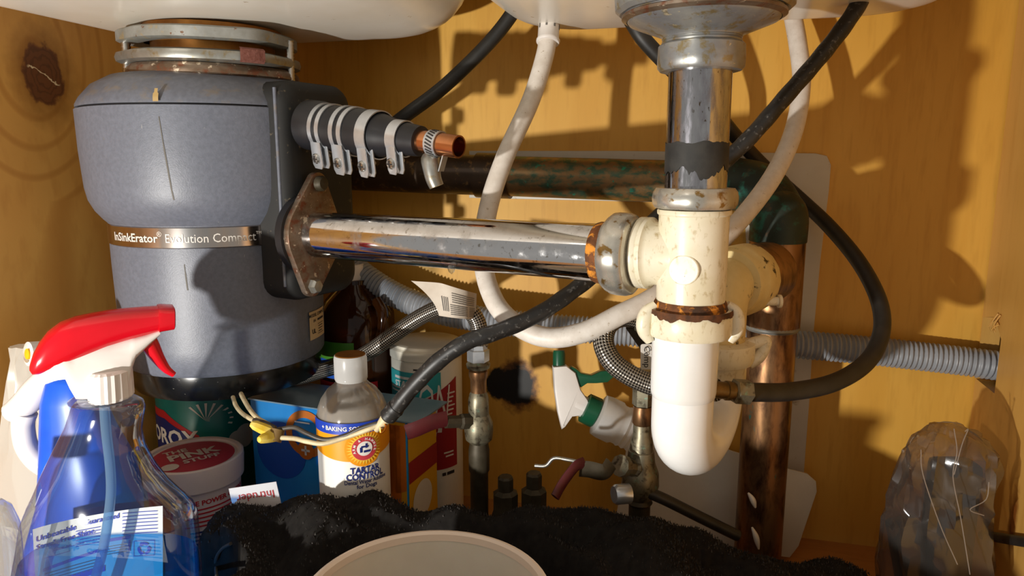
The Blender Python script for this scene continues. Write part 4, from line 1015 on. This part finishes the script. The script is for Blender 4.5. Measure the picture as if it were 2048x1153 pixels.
# ------------------------------------------------------------------ disinfecting-wipes canister (teal)
WX, WY = P(425, 850, .83).xy
cw = thing('wipes_canister', 'teal canister with red and blue logo standing behind the pink paste tub', 'canister', (WX, WY, 0))
wz = ZY(WX, WY, 730); WR = .057
lathe('canister_body', (WX, WY, 0), (0, 0, 1), [(WR-.002, 0), (WR, .003), (WR, wz-.02), (WR-.003, wz-.016)], 'teal', cw, seg=48)
lathe('canister_lid', (WX, WY, 0), (0, 0, 1), [(WR-.002, wz-.017), (WR+.001, wz-.016), (WR+.001, wz-.002), (WR-.002, wz), (0, wz)], 'white_plastic', cw, seg=48)
wm = cylmap(WX, WY, WR, math.atan2(-WY, -WX), ZY(WX, WY, 842))
vs_ = [(-.075, -.03), (-.03, -.018), (-.012, .0), (-.03, .028), (-.085, .02)]
patch('logo_red', -.09, -.014, lambda x: -.030+.024*max(0, (x+.055)/.041), lambda x: .030-.026*max(0, (x+.055)/.041), cylmap(WX, WY, WR, math.atan2(-WY, -WX), ZY(WX, WY, 842)), 'logo_red', cw, nx=20)
patch('logo_blue', -.09, -.019, lambda x: -.021+.017*max(0, (x+.055)/.036), lambda x: .021-.018*max(0, (x+.055)/.036), cylmap(WX, WY, WR, math.atan2(-WY, -WX), ZY(WX, WY, 842), .0008), 'navy', cw, nx=20)
prints('logo_text', [('t', 'CLOROX', .024, -.063, 0, 0, .03, .95)], cylmap(WX, WY, WR, math.atan2(-WY, -WX), ZY(WX, WY, 842), .0012), 'print_white', cw)
for cx_, cy_, r_ in ((.024, -.006, .009), (.034, -.003, .011), (.044, -.006, .009), (.034, -.009, .010)):
    disc('cloud', cx_, cy_, r_, cylmap(WX, WY, WR, math.atan2(-WY, -WX), ZY(WX, WY, 842), .0009+r_*.01), 'print_light', cw, n=20)
vs = []; fs = []; rmx = cylmap(WX, WY, WR, math.atan2(-WY, -WX), ZY(WX, WY, 842), .0007)
for k in range(9):
    t = R(-20+18*k); o = len(vs); vs += [rmx(-.006, .02), rmx(-.006+.028*math.cos(t-.05), .02+.02*math.sin(t-.05)), rmx(-.006+.028*math.cos(t+.05), .02+.02*math.sin(t+.05))]; fs.append((o, o+1, o+2))
build('light_rays', vs, fs, 'print_light', cw, 0)

# ------------------------------------------------------------------ detergent box (blue front, orange and yellow end)
zt = ZY(*P(640, 805, .715).xy, 803)
fl_, fr_ = P(500, 805, .722), P(812, 824, .655)
bxl, bxr = V((fl_.x, fl_.y, 0)), V((fr_.x, fr_.y, 0))
ub_ = (bxr-bxl).normalized(); ud = V((-ub_.y, ub_.x, 0))
wdt = (bxr-bxl).length; dpt = .058
dbx = thing('detergent_box', 'blue carton with orange and yellow end behind the tartar control bottle', 'box', bxl+ub_*wdt/2+ud*dpt/2)
bx = box('carton', bxl+ub_*wdt/2+ud*dpt/2+V((0, 0, zt/2)), (wdt, dpt, zt), 'sky_blue', dbx, ax=(ub_, ud, V((0, 0, 1))), bev=.0015)
box('top_flap', bxl+ub_*(wdt/2+.006)+ud*(dpt/2)+V((0, 0, zt+.0012)), (wdt+.012, dpt+.006, .0014), 'box_top', dbx, ax=(ub_, ud, V((0, 0, 1))), label='grey-blue lid flap')
fm = planemap(bxl, ub_, V((0, 0, 1)), .0005)
fm2 = planemap(bxl, ub_, V((0, 0, 1)), .001)
fm3 = planemap(bxl, ub_, V((0, 0, 1)), .0015)
xs = lambda px: (PP2(px, 850, bxl, ud)-bxl).dot(ub_)
ys = lambda px, py: PP2(px, py, bxl, ud).z
patch('yellow_panel', xs(752), wdt-.001, .002, zt-.001, fm, 'box_yellow', dbx)
patch('orange_panel', xs(745), xs(800), .002, zt-.004, fm2, 'box_orange', dbx)
disc('orange_curve', xs(776), ys(776, 905), .040, lambda x, y: fm2(min(max(x, .001), wdt-.001), min(max(y, .002), zt-.004)), 'box_orange', dbx, n=40)
disc('blue_disc', xs(560), ys(560, 900), .03, fm, 'deep_blue', dbx, n=32)
disc('orange_ring', xs(612), ys(612, 868), .024, fm2, 'box_orange', dbx, r0=.0165, n=36)
disc('plus_badge', xs(611), ys(611, 900), .0095, fm3, 'box_orange', dbx, n=24)
prints('badge_plus', [('b', xs(611)-.005, xs(611)+.005, ys(611, 900)-.0012, ys(611, 900)+.0012), ('b', xs(611)-.0012, xs(611)+.0012, ys(611, 900)-.005, ys(611, 900)+.005), ('b', xs(592), xs(622), ys(606, 846), ys(606, 843))], planemap(bxl, ub_, V((0, 0, 1)), .002), 'print_light', dbx)
em = planemap(bxl+ub_*wdt, ud, V((0, 0, 1)), .0006); em2 = planemap(bxl+ub_*wdt, ud, V((0, 0, 1)), .0011)
patch('end_panel', .001, dpt-.001, .002, zt-.001, em, 'box_yellow', dbx, label='yellow end panel')
patch('red_stripe', .001, dpt-.001, lambda x: zt*.60, lambda x: zt*.74, em2, 'can_red', dbx)
disc('white_roundel', dpt*.45, zt*.44, .019, em2, 'can_white', dbx, n=28)

# ------------------------------------------------------------------ tartar control bottle
QX, QY = P(706, 850, .632).xy
tz0 = lambda py: ZY(QX, QY, py); qr = .0307
tc_ = thing('water_additive_bottle', 'clear dental additive bottle with orange and white label and translucent cap', 'bottle', (QX, QY, 0))
lathe('bottle_shell', (QX, QY, 0), (0, 0, 1), [(qr-.003, 0), (qr, .004), (qr, tz0(826)), (qr-.001, tz0(812)), (qr-.004, tz0(795)), (qr-.0095, tz0(778)), (.0155, tz0(768)), (.0135, tz0(762)), (.0135, tz0(752))], 'bottle_clear', tc_, seg=48)
lathe('liquid', (QX, QY, 0), (0, 0, 1), [(qr-.004, .003), (qr-.0012, .006), (qr-.0012, tz0(826)), (qr-.0022, tz0(812)), (qr-.004, tz0(802)), (0, tz0(802))], 'frosted', tc_, seg=40, label='pale pink liquid')
cp = lathe('cap', (QX, QY, 0), (0, 0, 1), [(.0135, tz0(760)), (.0142, tz0(756)), (.0142, tz0(716)), (.0135, tz0(710)), (0, tz0(710))], 'frosted', tc_, seg=40, rmod=lambda th, t: 1+.008*math.sin(40*th), label='ribbed translucent cap')
lathe('cap_top', (QX, QY, 0), (0, 0, 1), [(.0131, tz0(710)+.0002), (.0128, tz0(710)+.0008), (0, tz0(710)+.0009)], 'brass_old', tc_, seg=32, label='brown cap top')
qb = math.atan2(-QY, -QX)
def qm(o, zz): return cylmap(QX, QY, qr, qb, zz, o)
_k = 1-qr/math.hypot(QX, QY)
tzf = lambda py: ZY(QX*_k, QY*_k, py)
lz = tzf(850)
lb = lathe('label_sleeve', (QX, QY, 0), (0, 0, 1), [(qr+.0003, .012), (qr+.0004, .013), (qr+.0004, lz), (qr+.0003, lz+.0003)], 'label_white', tc_, seg=48, cap=False, label='white wrap label')
patch('orange_field', -.048, .048, lambda x: tzf(917)-lz-.003*math.cos(x*60), -.006, qm(.0008, lz), 'arm_orange', lb, nx=40)
patch('blue_band', -.048, .048, -.0085, .0012, qm(.0012, lz), 'band_blue', lb, nx=40)
prints('band_print', [('t', '+ BAKING SODA ENHANCED', .0052, .006, -.0036, 0, .02)], qm(.0016, lz), 'print_white', lb)
scx, scy = .0085, tzf(899)-lz
disc('sun_disc', scx, scy, .0162, qm(.0012, lz), 'arm_orange', lb, n=40)
disc('sun_rays', scx, scy, .0150, qm(.0015, lz), 'sun_yellow', lb, n=64, wav=lambda i: 1 if i % 2 else .72)
disc('badge', scx, scy, .0105, qm(.0018, lz), 'badge_red', lb, n=36)
disc('badge_centre', scx, scy, .0064, qm(.0021, lz), 'print_white', lb, n=30)
ring_items = []
for i, ch in enumerate('ARM & HAMMER'):
    t = R(198-i*19.5); ring_items.append(('t', ch, .0029, scx+0.0085*math.cos(t), scy+0.0085*math.sin(t), t-math.pi/2, .03))
prints('badge_print', ring_items, qm(.0024, lz), 'print_white', lb)
prints('badge_arm', [('b', scx-.003, scx+.003, scy+.001, scy+.0026), ('b', scx-.004, scx-.002, scy-.003, scy+.0015), ('b', scx-.001, scx+.0045, scy-.0035, scy-.0015), ('b', scx+.0005, scx+.0022, scy+.0005, scy+.0045)], qm(.0024, lz), 'navy', lb)
tx_ = lambda py: tzf(py)-lz
prints('label_text', [('t', 'TARTAR', .0078, .009, tx_(943), 0, .03, fit('TARTAR', .0078, .026, .03)), ('t', 'CONTROL', .0078, .009, tx_(955.5), 0, .03, fit('CONTROL', .0078, .033, .03)), ('t', 'Dental Water Additive', .0050, .010, tx_(966), 0, .02, fit('Dental Water Additive', .005, .038, .02)), ('t', 'for Dogs', .0050, .010, tx_(975), 0, .02)], qm(.0010, lz), 'navy', lb)

# ------------------------------------------------------------------ brown jug
JX, JY = -.366, .702
jz = lambda py: ZY(JX, JY, py)
jg = thing('amber_jug', 'dark amber plastic jug with white cap behind the disposer', 'jug', (JX, JY, 0))
lathe('jug_body', (JX, JY, 0), (0, 0, 1), [(.038, 0), (.0415, .004), (.042, jz(720)), (.0415, jz(660)), (.041, jz(625)), (.033, jz(598)), (.022, jz(577)), (.0165, jz(566)), (.0165, jz(558))], 'amber', jg, seg=40)
lathe('cap', (JX-.007, JY, 0), (0, 0, 1), [(.0175, jz(560)), (.018, jz(557)), (.0175, jz(532)), (.016, jz(528)), (0, jz(528))], 'white_plastic', jg, seg=36, rmod=lambda th, t: 1+.012*math.sin(30*th))
tube('jug_handle', [V((JX, JY, jz(600)))+RGT*.028-FWD*.028, V((JX, JY, jz(625)))+RGT*.036-FWD*.036, V((JX, JY, jz(665)))+RGT*.034-FWD*.036, V((JX, JY, jz(690)))+RGT*.026-FWD*.034], .006, 'amber', jg, seg=12, n=5)
jb = math.atan2(-JY, -JX)
patch('label_blue', -.055, -.004, jz(738)-.1, jz(703)-.1, cylmap(JX, JY, .0420, jb, .1, .0006), 'deep_blue', jg)
patch('label_green', -.055, -.004, jz(703)-.1, jz(668)-.1, cylmap(JX, JY, .0420, jb, .1, .0006), 'label_green', jg)
patch('label_red', -.055, .02, jz(800)-.1, jz(745)-.1, cylmap(JX, JY, .0420, jb, .1, .0006), 'logo_red', jg)

# ------------------------------------------------------------------ stain-remover canister
IX, IY = -.280, .692
iz = lambda py: ZY(IX, IY, py); ir = .0375
ic = thing('powder_canister', 'white powder canister with teal and dark red label against the back wall', 'canister', (IX, IY, 0))
lathe('canister_body', (IX, IY, 0), (0, 0, 1), [(ir-.004, 0), (ir-.0008, .004), (ir, .01), (ir, iz(712)), (ir-.0015, iz(708))], 'can_white', ic, seg=44)
lathe('lid', (IX, IY, 0), (0, 0, 1), [(ir, iz(708)), (ir+.0012, iz(706)), (ir+.0012, iz(690)), (ir-.001, iz(686)), (ir-.001, iz(681)), (ir-.004, iz(679)), (0, iz(679))], 'can_white', ic, seg=44)
ib = math.atan2(-IY, -IX); im = lambda o: cylmap(IX, IY, ir, ib, iz(830), o)
iy = lambda py: iz(py)-iz(830)
lb2 = patch('red_panel', -.05, .034, iy(914), lambda x: iy(775)+max(-.01, x*.55), im(.0005), 'can_red', ic, nx=24, label='dark red label panel')
patch('teal_panel', -.05, .014, lambda x: iy(772)+x*.45, iy(727), im(.0008), 'can_teal', ic, nx=20, label='teal label panel')
prints('teal_print', [('b', -.038, -.018, iy(741), iy(736)), ('t', 'STAINS', .0085, -.024, iy(751), 0, .03), ('b', -.045, -.008, iy(760), iy(757)), ('b', -.045, -.012, iy(767), iy(764))], im(.0012), 'print_light', ic)
prints('brand_letters', [('t', 'IRON', .058, -.003, iy(788), R(-6), -.004, .38), ('t', 'OUT', .058, -.012, iy(868), R(-6), -.004, .40)], im(.0010), 'print_light', ic)
prints('side_print', [('b', .021, .031-.002*(k % 3), iy(772+8*k), iy(769+8*k)) for k in range(9)]+[('b', .016, .028, iy(885), iy(882)), ('b', .018, .028, iy(892), iy(889))], im(.0010), 'print_light', ic)
prints('net_weight', [('b', -.014, .016, iy(722.5), iy(719.5)), ('b', .014, .018, iy(927), iy(921)), ('b', .0195, .029, iy(927), iy(921))], im(.0008), 'ink_dark', ic)

# ------------------------------------------------------------------ green and white sprayer lying at the back
gs = thing('trigger_sprayer', 'white trigger sprayer with green trigger on a frosted bottle behind the valves', 'spray bottle', P(1150, 880, .70))
def bp(px, py, o=0): return PP2(px, py, P(1150, 780, .705)+FWD*o, FWD)
def blade(name, pts, th, m, parent, bev=.001, o=0, label=None):
    org = P(1150, 780, .705)+FWD*(o+th/2)
    return prism(name, [((PP2(x, y, org, FWD)-org).dot(RGT), (PP2(x, y, org, FWD)-org).dot(UPV)) for x, y in pts][::-1] if 0 else [((PP2(x, y, org, FWD)-org).dot(RGT), (PP2(x, y, org, FWD)-org).dot(UPV)) for x, y in pts], org, RGT, UPV, th, m, parent, bev=bev, label=label)
blade('sprayer_body', [(1104, 730), (1130, 728), (1148, 742), (1158, 775), (1172, 795), (1178, 815), (1158, 826), (1142, 828), (1128, 848), (1121, 853), (1113, 820), (1107, 780)], .020, 'white_plastic', gs, bev=.003)
blade('trigger', [(1134, 734), (1142, 731), (1150, 735), (1160, 744), (1180, 748), (1198, 740), (1215, 738), (1231, 739), (1228, 748), (1212, 762), (1190, 764), (1172, 764), (1160, 772), (1150, 768), (1143, 752)], .014, 'green_plastic', gs, bev=.002, label='dark green trigger')
q = bp(1118, 728); lathe('nozzle_cap', q, UPV, [(.0062, -.002), (.0062, .010), (.0055, .013), (0, .0135)], 'green_plastic', gs, seg=12, label='dark green nozzle cap')
na, nb = bp(1150, 806), bp(1208, 834); nd = (nb-na).normalized(); px1 = (nb-na).length/64
tube('neck', [na, (na+nb)/2], .0105, 'white_plastic', gs, seg=20, n=2)
c_ = bp(1168, 815); 
lathe('green_collar', c_, nd, [(.013, 0), (.0148, .001), (.0152, .013), (.014, .0145)], 'green_plastic', gs, seg=44, rmod=lambda th, t: 1+.025*math.sin(22*th), label='ribbed dark green collar')
c_ = bp(1194, 828)
lathe('frosted_bottle', c_, nd, [(.0135, 0), (.0205, .002), (.0215, .008), (.0215, .020), (.0195, .023), (.0195, .027), (.0205, .029), (.019, .032), (.0205, .035), (.019, .038), (.0205, .041), (.019, .044), (.0205, .047), (.018, .052), (0, .053)], 'frosted', gs, seg=40)

# ------------------------------------------------------------------ card
ca = P(502, 985, .60); 
cq = [P(462, 975, .60), P(557, 961, .598), P(560, 1012, .602), P(464, 1032, .604)]
cux = (cq[1]-cq[0]).normalized(); cn = cux.cross(cq[0]-cq[3]).normalized(); cuy = cn.cross(cux)
cen = sum(cq, V())/4
crd = thing('paper_card', 'small white card with upside-down red script leaning behind the towel', 'card', cen-V((0, 0, .03)))
cw_ = (cq[1]-cq[0]).length; chh = .040
cdm = prism('card_sheet', [(-cw_/2, -chh), (cw_/2, -chh), (cw_/2, .011), (-cw_/2, .011)], cen, cux, cuy, .0006, 'card', crd)
prints('card_print', [('t', 'Intruder', .0098, .001, .0015, math.pi, .0)], planemap(cen, cux, cuy, .0012), 'logo_red', crd)

# ------------------------------------------------------------------ basin
zr2 = .122
bk = PP(850, 1062, 2, zr2); hf = V((FWD.x, FWD.y, 0)).normalized(); BR = .079
bc_ = bk-(bk-V((0, 0, zr2))).normalized()*BR
bc_.z = 0
bs = thing('plastic_basin', 'round off-white plastic tub with open top on the black towel at the front', 'tub', (bc_.x, bc_.y, .012))
zb0 = .012
lathe('tub_wall', (bc_.x, bc_.y, 0), (0, 0, 1), [(0, zb0), (.060, zb0), (.064, zb0+.004), (.0755, zr2-.006), (.0745, zr2-.006), (.0735, zr2-.02), (.063, zb0+.006), (.058, zb0+.003), (.045, zb0+.004), (.044, zb0+.003), (.03, zb0+.004), (.029, zb0+.003), (0, zb0+.003)], 'basin', bs, seg=72)
lathe('tub_rim', (bc_.x, bc_.y, 0), (0, 0, 1), [(.0745, zr2-.006), (.0775, zr2-.007), (.0795, zr2-.003), (.079, zr2), (.0765, zr2+.0006), (.0745, zr2-.001), (.0742, zr2-.006)], 'basin_rim', bs, seg=72, cap=False, label='pinkish cream rolled rim')

# ------------------------------------------------------------------ towel
SX_, SY_ = P(1885, 1010, .585).xy
ridge = [(340, 1150, .50), (395, 1085, .54), (425, 1032, .57), (460, 1010, .585), (540, 1008, .59), (590, 990, .595), (650, 977, .60), (740, 984, .60), (860, 1008, .595), (980, 1010, .59), (1100, 1002, .58), (1200, 1003, .575), (1300, 1022, .575), (1400, 1058, .58), (1500, 1095, .585), (1600, 1120, .59), (1720, 1143, .60), (1850, 1165, .61)]
rp_ = [P(*q) for q in ridge]
FOOT = [(BX, BY, .045), (BX-.05, BY-.012, .03), (BX+.045, BY+.012, .03), (QX, QY, .033), (SX_, SY_, .05), (TX, TY, .041), (VRX, VRY, .014), (VX, VY, .024), (cen.x, cen.y, .004)]
def towel_z(x, y):
    # ridge height for the bearing of this point
    q = V((x, y, .1))-CAM; d = V((q.x, q.y, 0)).dot(hf); s = V((q.x, q.y, 0)).dot(RGT)/d
    best = None
    for a, b in zip(rp_, rp_[1:]):
        da, db = V((a.x, a.y, 0)).dot(hf), V((b.x, b.y, 0)).dot(hf); sa, sb_ = a.xy.dot(RGT.xy)/da, b.xy.dot(RGT.xy)/db
        if sa <= s <= sb_:
            t = (s-sa)/(sb_-sa); best = (a.z+(b.z-a.z)*t, da+(db-da)*t)
    if best is None: return .004
    rz_, rd = best
    rz_ = max(rz_-.007, .010)
    if d > rd:
        k = (d-rd)/.045; h = rz_*max(0, 1-k*k) if k < 1 else 0
    else:
        k = (rd-d)/.30; h = rz_*(1-.55*k**1.3) if k < 1 else rz_*.4
    h += .010*noise.noise((x*14, y*14, 2.0))*min(1, h/.03)+.008*noise.noise((x*30+y*10, y*26, 5.0))*min(1, h/.03)
    fold = .010*math.sin((x*.8+y*1.0)*55+3*noise.noise((x*6, y*6, 0)))*min(1, h/.04)*(1 if d < rd-.02 else 0)
    h += fold
    dd = (V((x, y, 0))-bc_).length
    lim = .006 + max(0, dd-.088)*2.2
    for fx_, fy_, fr in FOOT: lim = min(lim, .004+max(0, math.hypot(x-fx_, y-fy_)-fr)*14)
    return max(.004, min(h, lim))
nx, ny = 260, 150; x0, x1, y0, y1 = -.47, .235, .19, .655
vs = []; H = {}
for i in range(nx+1):
    for j in range(ny+1):
        x = x0+(x1-x0)*i/nx; y = y0+(y1-y0)*j/ny; h = towel_z(x, y); H[i, j] = h
        q_ = random.random()
        vs.append((x+random.uniform(-.0012, .0012), y+random.uniform(-.0012, .0012), h+random.uniform(0, .0022)))
keep = lambda i, j: H[i, j] > .0055 or H[min(i+1, nx), min(j+1, ny)] > .0055 or ((V((x0+(x1-x0)*i/nx, y0+(y1-y0)*j/ny, 0))-bc_).length < .10)
fs = [(i*(ny+1)+j, (i+1)*(ny+1)+j, (i+1)*(ny+1)+j+1, i*(ny+1)+j+1) for i in range(nx) for j in range(ny) if keep(i, j)]
used = sorted({k for f in fs for k in f}); ix = {k: n for n, k in enumerate(used)}
tw = thing('bath_towel', 'black terry towel bunched across the cabinet floor', 'towel', (-.1, .4, 0))
build('towel_cloth', [vs[k] for k in used], [tuple(ix[k] for k in f) for f in fs], 'towel', tw, 180)
pv = []; pf = []
for _ in range(90000):
    i = random.randrange(nx); j = random.randrange(ny)
    if H[i, j] < .006: continue
    x = x0+(x1-x0)*(i+random.random())/nx; y = y0+(y1-y0)*(j+random.random())/ny; h = H[i, j]+.0004
    a = random.random()*6.283; l = .0012+.0016*random.random(); wv = .0006
    ln = V((math.cos(a), math.sin(a), 0)); tip = V((x, y, h))+ln*l*.45*random.random()+V((0, 0, l)); sd_ = V((-ln.y, ln.x, 0))*wv
    o = len(pv); pv += [V((x, y, h))-sd_, V((x, y, h))+sd_, tip]; pf.append((o, o+1, o+2))
pile = build('terry_pile', pv, pf, 'towel_pile', tw, 0); pile['kind'] = 'stuff'
def on_towel(px, py):
    D = FWD+(px-1024)/F*RGT+(576.5-py)/F*UPV; t = .3
    while t < .8:
        q = CAM+D*t
        if q.z < towel_z(q.x, q.y)+.002: break
        t += .001
    return CAM+D*(t-.001)
hm = [on_towel(x, y) for x, y in ((462, 1088), (445, 1098), (434, 1115), (432, 1140), (436, 1175))]
tube('hem', hm, .0013, 'towel_hem', tw, seg=8, n=6, flat=1.6, label='grey hemmed edge')

# ------------------------------------------------------------------ clear bag on the right
SX, SY = P(1885, 1010, .585).xy
cb = thing('clear_bag', 'crumpled clear plastic bag holding a dark object against the right wall', 'plastic bag', (SX, SY, 0))
rows = [(846, 1884, 1908, .003), (852, 1866, 1930, .008), (862, 1848, 1950, .013), (878, 1832, 1972, .018), (900, 1816, 1984, .023), (930, 1802, 1989, .027), (970, 1792, 1988, .03), (1010, 1785, 1985, .031), (1050, 1779, 1981, .032), (1100, 1773, 1979, .033), (1150, 1767, 1977, .033), (1200, 1762, 1974, .033)]
fine_rows = []
for a_, b_ in zip(rows, rows[1:]):
    for k in range(3): fine_rows.append(tuple(p+(q-p)*k/3 for p, q in zip(a_, b_)))
fine_rows.append(rows[-1])
rg = sil(fine_rows, SX, SY, .033, 40, pw=2.3)
for j, ring in enumerate(rg):
    c_ = sum(ring, V())/len(ring); amp = min(1, j/6)
    for i, v in enumerate(ring):
        a_ = 2*math.pi*i/40; cs, sn = math.cos(a_), math.sin(a_)
        r1 = 1-2*abs(noise.noise((cs*2.2+j*.02, sn*2.2, j*.055+4)))     # long ridged pleats
        r2 = 1-2*abs(noise.noise((cs*3.8, sn*3.8, j*.20+9)))
        k = 1-amp*(.30*(1-r1)+.13*(1-r2))
        ring[i] = c_+(v-c_)*(k+.10*amp)+V((0, 0, .004*amp*noise.noise((cs*2, sn*2, j*.3))))
loft('bag_skin', rg, 'bag_film', cb, 32)
for pts_ in (((1908, 858), (1914, 905), (1906, 955), (1922, 1040), (1940, 1150)), ((1930, 864), (1936, 860), (1924, 890), (1908, 950)), ((1842, 900), (1846, 950), (1880, 1050), (1915, 1130)), ((1978, 965), (1972, 1000), (1940, 1020), (1968, 1032))):
    tube('crease', [P(x, y, .548) for x, y in pts_], .0004, 'bag_crease', cb, seg=6, n=5)
it = P(1918, 960, .59)
box('dark_block', V((it.x-.004, it.y, .075)), (.034, .026, .146), 'dark_item', cb, ax=(RGT, V((0, 0, 1)).cross(RGT), V((0, 0, 1))), bev=.006, label='dark object inside the bag')
box('dark_block', V((it.x-.030, it.y-.004, .050)), (.024, .018, .090), 'dark_item', cb, ax=((RGT+V((0, 0, .25))).normalized(), V((0, 0, 1)).cross(RGT), (V((0, 0, 1))-RGT*.25).normalized()), bev=.004, label='dark object inside the bag')
